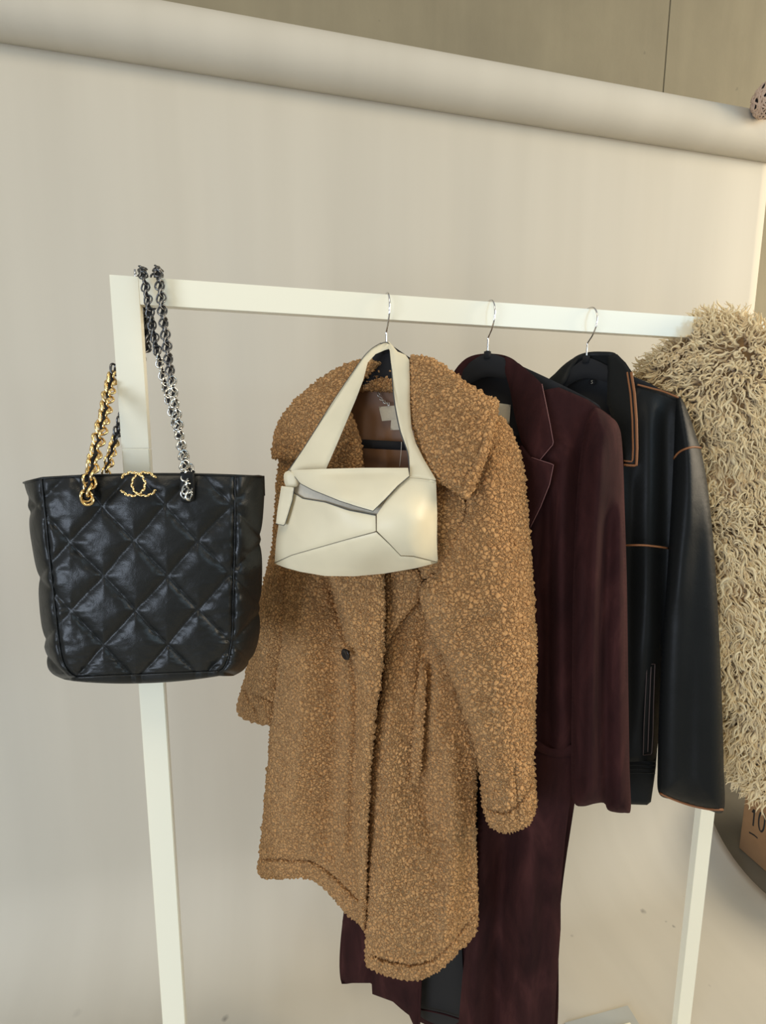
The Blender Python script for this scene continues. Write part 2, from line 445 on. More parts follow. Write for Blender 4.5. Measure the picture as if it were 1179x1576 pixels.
# stains were computed in world space: object coordinates of the sheet equal world coordinates
def grid(name, rows, mat, parent, closed=False, smooth=True, org=None):
    nv, nu = rows.shape[:2]; V = rows.reshape(-1, 3)
    i, j = np.meshgrid(np.arange(nv-1), np.arange(nu if closed else nu-1), indexing='ij')
    j2 = (j+1) % nu
    Fc = np.stack([i*nu+j, i*nu+j2, (i+1)*nu+j2, (i+1)*nu+j], -1).reshape(-1, 4)
    return mesh_obj(name, V, Fc, mat, parent, smooth, org)
prof = [(PY, RZ)]
prof += [(PY, z) for z in np.linspace(RZ-.1, SW, 40)]
prof += [(PY-SW+SW*math.cos(a), SW-SW*math.sin(a)+.003) for a in np.linspace(0, PI/2, 16)[1:]]
prof += [(y, .003) for y in np.linspace(PY-SW-.05, -1.6, 30)]
prof = np.array(prof); nx = 90; X = np.linspace(PX0, PX1, nx)
rows = np.zeros((len(prof), nx, 3))
for i, (y, z) in enumerate(prof):
    wob = .004*np.sin(X*5.1+.6)*np.clip((z-.2)/1.5, 0, 1)*np.clip((RZ-z)/.6, 0, 1) + .0025*np.sin(X*13+z*1.2)*np.clip((RZ-z)/.6, 0, 1)*np.clip((z-.1)/.5, 0, 1)
    rows[i] = np.stack([X, np.full(nx, y)-np.abs(wob), np.full(nx, z)], 1)
front = rows; th = .0006
o = grid('paper_sheet', front, M['paper'], bd)
md = o.modifiers.new('thickness', 'SOLIDIFY'); md.thickness = .0009; md.offset = 0
# object space = world space minus org, so shift the stain texture by keeping this mesh's own origin at world zero
o.data.transform(Matrix.Translation(Vector(ORG[bd.name]))); o.location = -Vector(ORG[bd.name])
a = np.linspace(0, 2*PI, 64, endpoint=False)
rr = []
for k_, x in enumerate(np.linspace(PX0-.0, PX1+.0, 30)):
    rr.append(np.stack([np.full(64, x), RYc+RR*np.cos(a), RZ+RR*np.sin(a)], 1))
ro = grid('paper_roll', np.array(rr), M['paper'], bd, closed=True)
for x0, s in ((PX0, -1), (PX1, 1)):
    v, f = tube_vf([(x0-.01*s, RYc, RZ), (x0+.004*s, RYc, RZ)], RR*.985, 48); mesh_obj('roll_end', v, f, M['paper'], bd)
    v, f = tube_vf([(x0, RYc, RZ), (x0+.12*s, RYc, RZ)], .024, 20); mesh_obj('core_tube', v, f, M['card'], bd)
for x0, s in ((PX0, -1), (PX1, 1)):   # wall brackets that carry the core
    xb = x0+.08*s
    v1, f1 = box_vf((xb-.006, RYc-.03, RZ-.045), (xb+.006, WY, RZ-.022)); o = mesh_obj('wall_bracket', v1, f1, M['greymetal'], bd, smooth=False)

# ---------------------------------------------------------------- clothes rack (flat white bar frame)
BY0 = .8185; BT = .016; BW = .0395; XL = -.2381; XR = XL+1.205; ZT = 1.75
rk = thing('clothes_rack', 'white flat-bar metal clothes rack standing in front of the paper backdrop', 'clothes rack', ((XL+XR)/2, BY0+BT/2, 0))
box('top_bar', (XL+BW+.0001, BY0+.0002, ZT-BW), (XR-BW-.0001, BY0+BT, ZT), M['white'], rk, .0003)
zj = atY(205, 690, BY0)[2]
box('post', (XL, BY0, zj+.0003), (XL+BW, BY0+BT, ZT), M['white'], rk, .0005)
box('post', (XL, BY0, .012), (XL+BW, BY0+BT, zj-.0004), M['white'], rk, .0012)
box('post', (XR-BW, BY0, .012), (XR, BY0+BT, ZT), M['white'], rk, .0005)
for x in (XL, XR-BW):
    box('foot_plate', (x-.005, BY0-.16, .003), (x+BW+.005, BY0+BT+.004, .012), M['white'], rk, .001)
# small peg on the top right corner and the steel tip above the left corner
pg = atY(1159, 492, BY0+.008)
tube('corner_pin', [(pg[0], BY0+.008, ZT-.002), (pg[0], BY0+.008, ZT+.006)], .0022, M['white'], rk)
pl = atY(208, 420, BY0+.008)
tube('corner_pin', [(pl[0], BY0+.008, ZT-.002), (pl[0], BY0+.008, ZT+.012)], .0016, M['chrome'], rk)

# ---------------------------------------------------------------- loose base plate on the paper, box, woven ball
P1 = atZ(966, 1548, .006)
bp = thing('stand_base', 'grey metal base plate on the paper, left of the right rack post', 'stand base', (P1[0]-.10, P1[1]-.1, .0036))
box('base_plate', (P1[0]-.19, P1[1]-.24, .0036), (P1[0], P1[1], .0085), M['greymetal'], bp, .001)
box('top_tray', (P1[0]-.17, P1[1]-.22, .0085), (P1[0]-.024, P1[1]-.038, .014), M['white'], bp, .001)

BX = 1.66
c0 = atX(1136, 1310, BX); 
bxg = thing('cardboard_box', 'brown cardboard box marked 10 on the concrete floor beside the paper edge', 'box', (BX+.2, 1.05, 0))
yb0, yb1 = .90, c0[1]; zb1 = atX(1141, 1215, BX)[2]; print('box', c0, zb1)
zb1 = .30
box('box_body', (BX, yb0, 0.0005), (BX+.38, yb1, zb1), M['card'], bxg, .003)
box('top_flap', (BX+.001, yb0, zb1), (BX+.187, yb1, zb1+.004), M['card'], bxg, .001)
box('top_flap', (BX+.192, yb0, zb1), (BX+.379, yb1, zb1+.004), M['card'], bxg, .001)
def ink(pts, r=.0028):
    L = np.array([atX(x, y, BX-.0005) for x, y in pts]); L = catmull(L, 24) if len(L) > 2 else L
    v, f = tube_vf(L, r, 6, flat=1); v = np.array(v); v[:, 0] = BX-.0005+(v[:, 0]-L[:, 0].mean())*.12; return list(map(tuple, v)), f
vv, ff = [], []
for pts in ([(1161, 1246), (1160.5, 1256), (1159, 1271)], [(1158, 1250), (1161, 1246)], [(1153, 1281), (1160, 1285), (1166, 1290)],
            [(1170.5, 1251), (1168, 1260), (1168, 1272), (1171, 1280), (1175, 1276), (1177, 1263), (1175.5, 1252), (1170.5, 1251)]):
    v, f = ink(pts); ff += [tuple(i+len(vv) for i in t) for t in f]; vv += v
mesh_obj('marker_number', vv, ff, M['ink'], bxg)

# woven ball hanging at the end of the roll
Bc = atY(1186, 152, 1.28); br = .045
wb = thing('woven_ball', 'pale woven rattan ball above the right end of the paper roll', 'ball', tuple(Bc))
v, f = [], []
b = bmesh.new(); bmesh.ops.create_uvsphere(b, u_segments=24, v_segments=16, radius=br*.93); me = bpy.data.meshes.new('ball_core'); b.to_mesh(me); b.free()
me.materials.append(M['black']); co = bpy.data.objects.new('ball_core', me); COL.objects.link(co); co.parent = wb
vv, ff = [], []
for k_ in range(26):
    ax = Vector(np.random.randn(3)).normalized(); q = ax.to_track_quat('Z', 'Y'); h = random.uniform(-.5, .5)
    pts = []
    for t in np.linspace(0, 2*PI, 40):
        p = q@Vector((math.cos(t)*math.sqrt(1-h*h), math.sin(t)*math.sqrt(1-h*h), h)); pts.append(np.array(p)*(br+.0012*math.sin(t*12+k_))+Bc)
    v, f = tube_vf(pts, .0026, 5, cap=False); ff += [tuple(i+len(vv) for i in t) for t in f]; vv += v
mesh_obj('rattan_strands', vv, ff, M['rattan'], wb)
tube('hanging_cord', [Bc+np.array([0, 0, br]), Bc+np.array([0, 0, 1.9])], .0015, M['black'], wb)
#SECTION-GARMENTS
# ---------------------------------------------------------------- hangers
BYC = BY0+BT/2
def hanger(px, neck_y, label, plane_deg, arms=None, bar=None):
    """steel hook over the bar, flat black body in the garment's plane"""
    Xc = atY(px, 495, BYC)[0]; N = atY(px, neck_y, BYC); N[0] = Xc
    h = thing('clothes_hanger', label, 'hanger', (Xc, BYC, N[2]), 'black hangers with steel hooks on the rack bar')
    pl_ = Plane((Xc, BYC, 1.6), plane_deg)
    c = -.0208; r = .0248
    pts = [(0, N[2]-ZT-.005), (0, -.062), (.003, -.056), (.014, -.047), (.022, -.035)]
    for a in np.linspace(math.radians(-15), math.radians(200), 20):
        pts.append((r*math.cos(a), c+r*math.sin(a)))
    pts = np.array(pts); L = catmull(pts, 90)
    P = np.array([(Xc, BYC-s, ZT+z) for s, z in L])
    tube('hook', P, .0014, M['chrome'], h, k=10)
    tube('hook_sleeve', [(Xc, BYC, N[2]-.008), (Xc, BYC, N[2]+.004), (Xc, BYC, N[2]+.0055)], [.0062, .0062, .003], M['black'], h, k=12)
    if arms: panel('hanger_body', arms, pl_, -.002, M['black'], h, thick=.0045, rnd=5, step=6)
    if bar: panel('trouser_bar', bar, pl_, -.002, M['black'], h, thick=.004, rnd=5, step=6, smooth=False)
    return h, pl_
def garment(name, label, cat, pl_, group=None):
    return thing(name, label, cat, (pl_.P[0], pl_.P[1], 1.66), group)

# ================================================================ camel teddy coat
hg, PA = hanger(594.5, 537, 'black hanger with steel hook inside the camel teddy coat', 32,
    arms=[(591, 529), (602, 531), (640, 556), (700, 588), (758, 625), (754, 636), (690, 612), (625, 592), (597, 584), (572, 590), (520, 612), (455, 642), (450, 632), (500, 595), (560, 556)],
    bar=[(478, 672), (740, 686), (740, 699), (478, 686)])
coat = garment('teddy_coat', 'camel teddy fleece coat with wide collar, on the leftmost hanger', 'coat', PA)
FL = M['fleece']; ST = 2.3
def vr(*a): return ridges(*a)
# back of the coat, seen through the neck, and the lining
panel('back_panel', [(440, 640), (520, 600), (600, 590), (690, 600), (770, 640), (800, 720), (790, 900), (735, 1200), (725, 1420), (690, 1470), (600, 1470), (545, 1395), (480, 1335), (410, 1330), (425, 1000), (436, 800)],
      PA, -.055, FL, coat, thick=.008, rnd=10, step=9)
panel('lining', [(530, 600), (600, 596), (660, 604), (700, 680), (690, 800), (640, 900), (560, 900), (520, 800), (515, 680)], PA,
      [(530, 600, -.025), (660, 604, -.025), (600, 700, -.035), (560, 900, -.02), (690, 800, -.02), (520, 760, -.02)], M['lining'], coat, thick=.002, rnd=6, step=5,
      folds=vr([[(560, 610), (556, 720)], 8, .006], [[(590, 650), (600, 800)], 7, -.004], [[(610, 690), (640, 800)], 9, .005]))
panel('back_collar', [(542, 602), (556, 584), (582, 562), (610, 560), (640, 566), (648, 604), (603, 604), (565, 602)], PA, -.012, FL, coat, thick=.012, rnd=10, step=ST)
# neck label, size label, hanging chain loop
panel('neck_label', [(583, 626), (624, 623), (627, 645), (588, 648)], PA, -.020, M['tag'], coat, thick=.0008, rnd=2, step=4, smooth=False)
panel('size_label', [(602, 646), (622, 644), (624, 661), (601, 662)], PA, -.019, M['tag'], coat, thick=.0007, rnd=2, step=4, smooth=False)
for k_, (x, y) in enumerate(resample([(582, 605), (584, 611), (588, 616), (593, 620), (598, 622)], 3.2)):
    c = PA.un([(x, y)], [-.015])[0]; a = np.linspace(0, 2*PI, 11)
    e1, e2 = (PA.d, np.array([0, 0, 1.])) if k_ % 2 else ((PA.d+PA.n)/1.414, np.array([0, 0, 1.]))
    tube('chain_link', [c+.0022*(math.cos(t)*e1+math.sin(t)*e2) for t in a], .0007, M['silver'], coat, k=5)
tube('tag_string', PA.un(catmull([(618, 680), (617, 700), (615, 718)], 10), np.full(11, .012))[:11], .0005, M['thread'], coat, k=5)
# left sleeve (far side)
panel('sleeve', [(436, 690), (426, 735), (418, 840), (400, 915), (388, 985), (372, 1060), (364, 1090), (376, 1107), (414, 1116), (424, 1095), (432, 1030), (444, 960), (450, 850), (452, 740)],
      PA, [(440, 700, -.02), (430, 900, -.01), (395, 1090, -.02), (420, 1100, -.01)], FL, coat, thick=.04, rnd=38, step=ST,
      folds=vr([[(376, 1062), (392, 1090), (400, 1112)], 3, -.007], [[(376, 1062), (420, 1080)], 3, -.006], [[(410, 930), (395, 1040)], 9, .004]))
# viewer-left front
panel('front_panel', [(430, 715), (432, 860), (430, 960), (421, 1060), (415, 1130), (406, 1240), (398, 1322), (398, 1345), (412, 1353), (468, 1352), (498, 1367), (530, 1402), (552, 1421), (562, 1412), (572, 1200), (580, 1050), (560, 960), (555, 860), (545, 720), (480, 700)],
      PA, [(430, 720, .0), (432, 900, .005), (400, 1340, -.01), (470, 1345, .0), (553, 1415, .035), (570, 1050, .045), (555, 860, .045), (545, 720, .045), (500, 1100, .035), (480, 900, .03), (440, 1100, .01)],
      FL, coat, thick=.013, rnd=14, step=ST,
      folds=vr([[(468, 860), (462, 1100), (445, 1320)], 22, .018], [[(512, 860), (520, 1100), (505, 1360)], 22, -.022], [[(438, 950), (432, 1100)], 8, -.006],
               [[(400, 1321), (440, 1323), (480, 1326), (510, 1345), (552, 1385)], 2.6, -.008], [[(500, 870), (522, 945), (545, 1020), (550, 1100), (545, 1200), (542, 1330)], 9, -.016]))
# its rolled front edge and lapel
panel('front_edge', [(506, 884), (522, 925), (540, 985), (554, 1030), (557, 1080), (552, 1160), (549, 1260), (551, 1360), (553, 1421), (563, 1421), (566, 1330), (569, 1230), (577, 1120), (587, 1050), (592, 985), (590, 880), (560, 820), (500, 830)],
      PA, [(506, 884, .074), (590, 884, .084), (556, 1040, .084), (590, 1000, .090), (555, 1230, .078), (569, 1230, .084), (557, 1415, .066)], FL, coat, thick=.017, rnd=11, step=ST,
      folds=vr([[(556, 1080), (556, 1250), (559, 1400)], 3, -.004]))
# viewer-right front
panel('front_panel', [(588, 745), (592, 885), (592, 980), (588, 1050), (578, 1120), (571, 1200), (567, 1300), (564, 1400), (562, 1478), (572, 1492), (600, 1503), (630, 1509), (655, 1506), (682, 1489), (708, 1462), (733, 1434), (736, 1380), (733, 1290), (735, 1200), (745, 1130), (760, 1000), (760, 800), (720, 745), (650, 745)],
      PA, [(592, 885, .035), (588, 1050, .045), (567, 1300, .055), (563, 1480, .06), (640, 1500, .065), (733, 1434, .0), (734, 1290, .0), (745, 1130, .0), (750, 800, .01), (700, 700, .03), (650, 1100, .04), (660, 1300, .05), (690, 1400, .045)],
      FL, coat, thick=.013, rnd=14, step=ST,
      folds=vr([[(605, 1050), (600, 1300), (590, 1450)], 18, .012], [[(655, 930), (652, 1050), (650, 1180), (662, 1330)], 15, -.022], [[(690, 1100), (700, 1300), (680, 1500)], 15, .022],
               [[(715, 1250), (720, 1420)], 9, -.006], [[(575, 1470), (600, 1480), (640, 1484), (680, 1466), (732, 1405)], 2.6, -.008], [[(620, 900), (622, 1100), (635, 1300)], 14, -.006]))
panel('lapel', [(592, 878), (640, 876), (650, 892), (643, 925), (622, 950), (604, 975), (593, 992), (591, 930)], PA, [(592, 880, .05), (645, 890, .058), (593, 990, .058)], FL, coat, thick=.012, rnd=9, step=ST)
panel('lapel', [(664, 752), (700, 748), (716, 770), (717, 800), (703, 835), (684, 872), (650, 890), (640, 820)], PA, .062, FL, coat, thick=.016, rnd=14, step=ST)
panel('pocket_welt', [(648, 1020), (656, 1050), (652, 1120), (648, 1180), (640, 1204), (633, 1196), (634, 1140), (640, 1070)], PA, [(650, 1020, .046), (640, 1200, .056), (652, 1100, .052)], FL, coat, thick=.0045, rnd=7, step=ST)
# right sleeve (near side)
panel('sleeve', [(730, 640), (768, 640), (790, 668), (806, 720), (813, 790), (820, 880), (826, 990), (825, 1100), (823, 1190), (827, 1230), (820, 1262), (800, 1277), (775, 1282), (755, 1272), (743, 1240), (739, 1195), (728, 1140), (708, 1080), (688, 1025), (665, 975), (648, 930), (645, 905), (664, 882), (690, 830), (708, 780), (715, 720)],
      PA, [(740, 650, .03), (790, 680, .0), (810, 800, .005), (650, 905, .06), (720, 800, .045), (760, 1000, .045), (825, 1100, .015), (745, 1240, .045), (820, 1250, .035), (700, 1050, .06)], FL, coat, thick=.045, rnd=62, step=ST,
      folds=vr([[(748, 1243), (775, 1250), (800, 1236), (822, 1200)], 2.8, -.007], [[(792, 1180), (800, 1262)], 3, -.005], [[(660, 915), (700, 930), (740, 920)], 14, .006], [[(690, 1000), (730, 955), (790, 945)], 13, -.012], [[(700, 1050), (745, 1120), (770, 1230)], 12, .008], [[(740, 760), (760, 900)], 20, .006]))
# wide collar
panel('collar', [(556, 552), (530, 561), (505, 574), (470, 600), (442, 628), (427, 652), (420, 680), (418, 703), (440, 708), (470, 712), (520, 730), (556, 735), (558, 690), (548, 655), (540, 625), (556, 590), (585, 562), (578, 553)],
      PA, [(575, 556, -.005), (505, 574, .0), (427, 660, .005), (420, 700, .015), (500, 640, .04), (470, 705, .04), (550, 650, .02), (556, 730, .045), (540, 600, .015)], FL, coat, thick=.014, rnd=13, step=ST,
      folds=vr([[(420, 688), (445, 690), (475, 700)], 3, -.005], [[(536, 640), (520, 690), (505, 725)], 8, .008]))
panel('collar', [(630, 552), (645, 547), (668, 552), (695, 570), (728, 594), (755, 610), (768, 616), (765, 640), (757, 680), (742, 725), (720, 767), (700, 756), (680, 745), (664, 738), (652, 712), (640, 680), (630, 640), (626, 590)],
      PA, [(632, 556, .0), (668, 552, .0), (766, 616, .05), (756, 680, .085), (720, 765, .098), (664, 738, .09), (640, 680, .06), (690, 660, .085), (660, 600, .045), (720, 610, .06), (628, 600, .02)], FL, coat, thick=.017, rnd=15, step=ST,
      folds=vr([[(752, 640), (738, 690), (712, 748)], 2.8, -.003], [[(680, 590), (690, 700)], 25, .006]))
# button with its thread
bc = PA.un([(532, 1007)], [.055])[0]
def disc(name, c, n, r, t, mat, parent, k=24, dish=.3):
    n = np.array(n)/np.linalg.norm(n); up = np.array([0, 0, 1.]); e1 = np.cross(up, n); e1 /= np.linalg.norm(e1); e2 = np.cross(n, e1)
    prof_ = [(0, -t), (r*.9, -t), (r, -t*.5), (r, t*.5), (r*.93, t), (r*.75, t), (r*.65, t*(1-dish)), (0, t*(1-dish))]
    V = []; Fc = []
    for rr_, h in prof_:
        for a in np.linspace(0, 2*PI, k, endpoint=False): V.append(c+max(rr_, 1e-5)*(math.cos(a)*e1+math.sin(a)*e2)+h*n)
    for i in range(len(prof_)-1):
        for j in range(k): Fc.append((i*k+j, i*k+(j+1) % k, (i+1)*k+(j+1) % k, (i+1)*k+j))
    return mesh_obj(name, V, Fc, mat, parent)
bt = disc('button', bc, PA.n+np.array([-.7, 0, -.1]), .0105, .002, M['button'], coat)
disc('button_shank', bc-PA.n*.006, PA.n, .004, .005, M['black'], coat)

# ================================================================ cream shoulder bag
PBg = Plane(atY(550, 800, .71), 20)
bag = thing('shoulder_bag', 'cream leather shoulder bag with angular panels, hung in front of the teddy coat', 'handbag', tuple(PBg.un([(550, 800)], [0])[0]))
CR = M['cream']
q = surface([(446, 724, .005), (629, 730, .01), (672, 738, .0), (672, 800, .0), (674, 864, -.012), (590, 882, -.005), (500, 886, -.005), (422, 866, -.02), (428, 800, -.012),
             (578, 793, .048), (578, 818, .05), (520, 770, .042), (500, 800, .035), (460, 800, .015), (470, 850, .018), (560, 860, .028), (636, 856, .03), (625, 780, .045), (650, 800, .035), (540, 740, .022), (650, 750, .018)])
class Q: pass
def cp_panel(name, out, mat, dz, thick, rnd, folds=None, step=3.5, smooth=False, sf=q):
    base = sf; fo = (lambda p: (folds(p) if folds else 0)+dz+base(p))
    return panel(name, out, PBg, 0.0, mat, bag, thick=thick, rnd=rnd, step=step, folds=fo, smooth=smooth)
panel('back_panel', [(448, 726), (560, 722), (629, 728), (670, 740), (673, 800), (673, 862), (640, 872), (590, 880), (540, 884), (500, 884), (460, 877), (425, 866), (428, 820), (437, 760)], PBg,
      -.022, CR, bag, thick=.02, rnd=40, step=6, smooth=False)
cp_panel('inner_pocket', [(440, 745), (450, 728), (470, 730), (575, 785), (600, 765), (625, 738), (632, 742), (590, 800), (576, 800), (500, 780), (452, 765)], M['creaminside'], -.006, .002, 6)
cp_panel('front_panel', [(440, 745), (452, 758), (466, 767), (500, 772.5), (536, 785), (578, 793), (578.5, 818), (530, 831), (449, 854), (422.5, 866), (425, 830), (430, 800), (436, 765)], CR, 0, .0012, 3,
         folds=ridges([[(446, 780), (440, 840)], 12, .004], [[(500, 790), (520, 810)], 20, .002]))
cp_panel('bottom_panel', [(579, 819), (600, 838), (617, 856), (636, 857), (673.5, 866), (640, 874.5), (590, 883), (545, 887), (500, 886.5), (462, 880), (440, 874), (422.5, 867.5), (449, 855), (530, 832)], CR, 0, .0012, 3,
         folds=ridges([[(470, 868), (560, 872)], 16, .004]))
cp_panel('side_panel', [(629, 733), (650, 735), (671, 738.5), (673, 790), (672, 830), (674, 865), (655, 860), (636, 855.5), (617, 855), (600, 837), (580, 817), (580, 792), (596, 768), (612, 750)], CR, .0006, .0012, 3,
         folds=ridges([[(645, 750), (642, 845)], 20, .008], [[(612, 780), (628, 845)], 14, -.004]))
cp_panel('flap', [(446, 723.5), (500, 721.5), (560, 720), (628, 720), (630, 733), (612, 748), (596, 765), (574, 786.5), (548, 779), (522, 770.5), (481, 754), (462, 744)], CR, .009, .0014, 3,
         folds=ridges([[(470, 728), (620, 726)], 8, -.004]))
qs = lambda L, dz: np.array([q(np.array([p]))[0]+dz for p in L])
def bag_line(name, pts, dz, r, mat):
    L = resample(np.array(pts, float), 4); P = PBg.un(L, q(L)+dz); return tube(name, P, r*.6, mat, bag, k=6)
bag_line('edge_paint', [(446, 723.5), (462, 744), (481, 754), (522, 770.5), (548, 779), (574, 786.5), (596, 765), (612, 748), (630, 733)], .0085, .0012, M['creamedge'])
bag_line('edge_paint', [(452, 758), (466, 767), (500, 772.5), (536, 785), (578, 793)], .0008, .0011, M['creamedge'])
for pts in ([(578.5, 793), (579, 818), (530, 831.5), (449, 854.5), (422.5, 866.5)], [(579, 818), (600, 838), (617, 855.5)], [(636, 856.2), (673.5, 865.5)]):
    bag_line('seam', pts, .0003, .0008, M['creamseam'])
# strap: two broad bands meeting over the hanger neck
panel('strap', [(443, 724), (470, 686), (510, 622), (545, 570), (560, 549), (572, 537), (586, 528), (600, 526), (602, 536), (592, 539), (578, 545), (566, 558), (559, 585), (548, 614), (535, 645), (518, 685), (501, 724)], PBg,
      [(445, 724, -.012), (500, 724, -.012), (520, 640, -.05), (560, 550, -.098), (600, 530, -.125), (500, 640, -.045)], CR, bag, thick=.0022, rnd=3, step=4, smooth=False)
panel('strap', [(594, 527), (601, 528), (612, 541), (624, 546), (630, 554), (631, 590), (631, 620), (633, 658), (640, 682), (652, 706), (671, 738), (668, 742), (629, 735), (630, 720), (628, 695), (617, 664), (609, 625), (605, 593), (602, 560), (600, 540)], PBg,
      [(598, 530, -.125), (615, 545, -.115), (605, 593, -.075), (631, 620, -.07), (628, 695, -.02), (650, 706, -.015), (671, 738, .004), (629, 735, .012)], CR, bag, thick=.004, rnd=7, step=3.5,
      smooth=False)
Ls = resample(catmull([(586, 529), (597, 527), (601, 540), (604.5, 593), (608, 625), (616, 664), (627, 695), (630, 722), (629.5, 733)], 60), 5)
sfc = surface([(598, 530, -.122), (605, 593, -.073), (628, 695, -.018), (629, 735, .014)])
tube('edge_paint', PBg.un(Ls, sfc(Ls)), .0009, M['creamedge'], bag, k=6)
Ls = resample(catmull([(443.5, 724), (470, 685.5), (510, 621.5), (545, 569.5), (560, 548.5), (572, 536.5), (586, 528)], 60), 5)
sfc = surface([(445, 724, -.010), (520, 640, -.048), (560, 550, -.096), (600, 530, -.123), (500, 640, -.043)])
tube('edge_paint', PBg.un(Ls, sfc(Ls)), .0006, M['creamedge'], bag, k=6)
bag_line('seam', [(630, 735.5), (648, 736.5), (671, 739.5)], .006, .0005, M['creamseam'])
# knotted pull tab at the left end
tabk = panel('knot_loop', [(437, 730), (446, 724), (456, 728), (460, 742), (455, 750), (440, 748)], PBg, .012, CR, bag, thick=.006, rnd=6, step=3)
panel('pull_tab', [(433, 748), (453, 750), (450, 770), (444, 790), (438, 809), (424.5, 806), (427, 785)], PBg, [(433, 748, .014), (424, 806, .006), (453, 750, .02), (438, 809, .01)], CR, bag, thick=.002, rnd=3, step=3, smooth=False)
Lt = resample(np.array([(453, 750), (450, 770), (444, 790), (438, 809), (424.5, 806)], float), 4)
tube('edge_paint', PBg.un(Lt, surface([(433, 748, .014), (424, 806, .006), (453, 750, .02), (438, 809, .01)])(Lt)), .0006, M['creamedge'], bag, k=6)
# ================================================================ maroon suede coat
hg, PM = hanger(752, 545, 'black hanger with steel hook inside the long maroon coat', 35,
    arms=[(742, 546), (764, 546), (800, 562), (860, 590), (920, 622), (915, 634), (850, 610), (790, 588), (752, 580), (720, 592), (660, 620), (655, 610), (700, 575)],
    bar=[(660, 655), (900, 672), (900, 684), (660, 668)])
mc = garment('suede_coat', 'long dark maroon suede coat with notched lapel, behind the teddy coat', 'coat', PM)
SU = M['suede']
panel('back_panel', [(700, 570), (755, 548), (830, 585), (940, 650), (950, 800), (890, 1200), (862, 1400), (850, 1620), (760, 1600), (650, 1575), (572, 1514), (540, 1513), (524, 1508), (527, 1420), (560, 1200), (620, 900), (660, 700)],
      PM, -.045, SU, mc, thick=.004, rnd=6, step=9)
panel('lining', [(718, 556), (755, 551), (790, 560), (815, 620), (850, 720), (840, 900), (826, 1130), (740, 1200), (712, 1420), (710, 1568), (642, 1560), (650, 1490), (680, 1200), (690, 900), (690, 640)],
      PM, -.034, M['blacklining'], mc, thick=.002, rnd=5, step=8)
panel('neck_label', [(764, 620), (786, 623), (784, 652), (768, 648)], PM, -.026, M['tag'], mc, thick=.0008, rnd=2, step=4, smooth=False)
# collar stand round the neck
panel('back_collar', [(700, 574), (712, 556), (728, 547), (752, 544), (780, 548), (800, 562), (812, 590), (800, 600), (786, 585), (760, 578), (730, 580), (712, 590), (698, 590)], PM, [(700, 574, .005), (752, 546, -.012), (810, 590, .01), (755, 578, -.022)], M['suede'], mc, thick=.004, rnd=5, step=4)
panel('front_panel', [(527, 1418), (560, 1200), (600, 1300), (660, 1420), (650, 1500), (646, 1600), (625, 1552), (603, 1541), (573, 1530), (572, 1513), (536, 1513), (525, 1505)], PM,
      [(527, 1418, -.035), (525, 1505, -.035), (572, 1530, -.02), (650, 1500, .0), (646, 1600, .0)], SU, mc, thick=.003, rnd=5, step=6, smooth=False, folds=ridges([[(571, 1400), (571, 1525)], 5, -.01], [[(600, 1400), (595, 1535)], 10, .006]))
strip('hem_facing', [(648, 1500), (645, 1590)], PM, .004, .0022, SU, mc)
strip('hem_facing', [(640, 1552), (680, 1560), (712, 1570)], PM, -.025, .0018, SU, mc)
# near front: body, skirt below the pocket
panel('front_panel', [(815, 700), (838, 600), (860, 596), (905, 615), (940, 640), (955, 680), (930, 900), (890, 1000), (882, 1138), (870, 1158), (850, 1162), (826, 1150), (775, 1150), (750, 900), (780, 780), (812, 815)],
      PM, [(838, 600, .02), (940, 640, .0), (820, 800, .03), (880, 900, .035), (882, 1140, .03), (826, 1145, .035), (760, 900, .02)], SU, mc, thick=.004, rnd=6, step=5, smooth=False,
      folds=ridges([[(872, 670), (862, 850), (868, 1180)], 13, .016], [[(895, 640), (900, 1100)], 14, -.014], [[(845, 740), (842, 1180)], 11, -.020], [[(828, 900), (832, 1100)], 7, .006], [[(850, 620), (880, 680)], 14, .004]))
panel('front_panel', [(740, 1130), (826, 1144), (850, 1156), (882, 1148), (879, 1220), (870, 1290), (863, 1370), (863, 1430), (858, 1500), (850, 1630), (702, 1620), (712, 1500), (724, 1400), (735, 1290)],
      PM, [(740, 1130, .02), (880, 1150, .03), (724, 1400, .02), (862, 1400, .02), (706, 1620, .025), (850, 1620, .015), (790, 1400, .035)], SU, mc, thick=.004, rnd=6, step=6, smooth=False,
      folds=ridges([[(742, 1200), (722, 1650)], 10, .016], [[(776, 1240), (762, 1650)], 16, -.035], [[(820, 1180), (812, 1650)], 16, .016], [[(850, 1250), (843, 1576)], 7, .006]))
panel('pocket_flap', [(824, 1138), (850, 1152), (882, 1146), (883, 1160), (865, 1166), (845, 1163), (823, 1153)], PM, .037, SU, mc, thick=.003, rnd=4, step=3)
# lapel and collar, with the notch between
LS = surface([(775, 548, -.005), (835, 592, .035), (852, 683, .056), (820, 700, .05), (851, 714, .056), (816, 812, .05), (790, 620, .02), (800, 760, .035)])
lc = lambda pts: [(x, y, LS(np.array([(x, y)]))[0]) for x, y in pts]
co_ = [(776, 547), (800, 560), (820, 577), (834, 591), (841, 625), (847, 655), (852, 683), (841, 696), (831, 708), (815, 702), (802, 680), (792, 640), (785, 600), (775, 565)]
panel('collar', co_, PM, lc(co_+[(820, 640)]), SU, mc, thick=.004, rnd=5, step=3.5, smooth=False)
lo_ = [(800, 680), (818, 704), (833, 709), (852, 715), (846, 745), (832, 780), (816, 812), (806, 850), (790, 900), (785, 760)]
panel('lapel', lo_, PM, lc(lo_+[(815, 760)]), SU, mc, thick=.004, rnd=5, step=3.5, smooth=False)
M['maroonedge'] = plain('pale_maroon_edge', srgb(118, 78, 74), .8)  # paler maroon for the collar and lapel edge lines
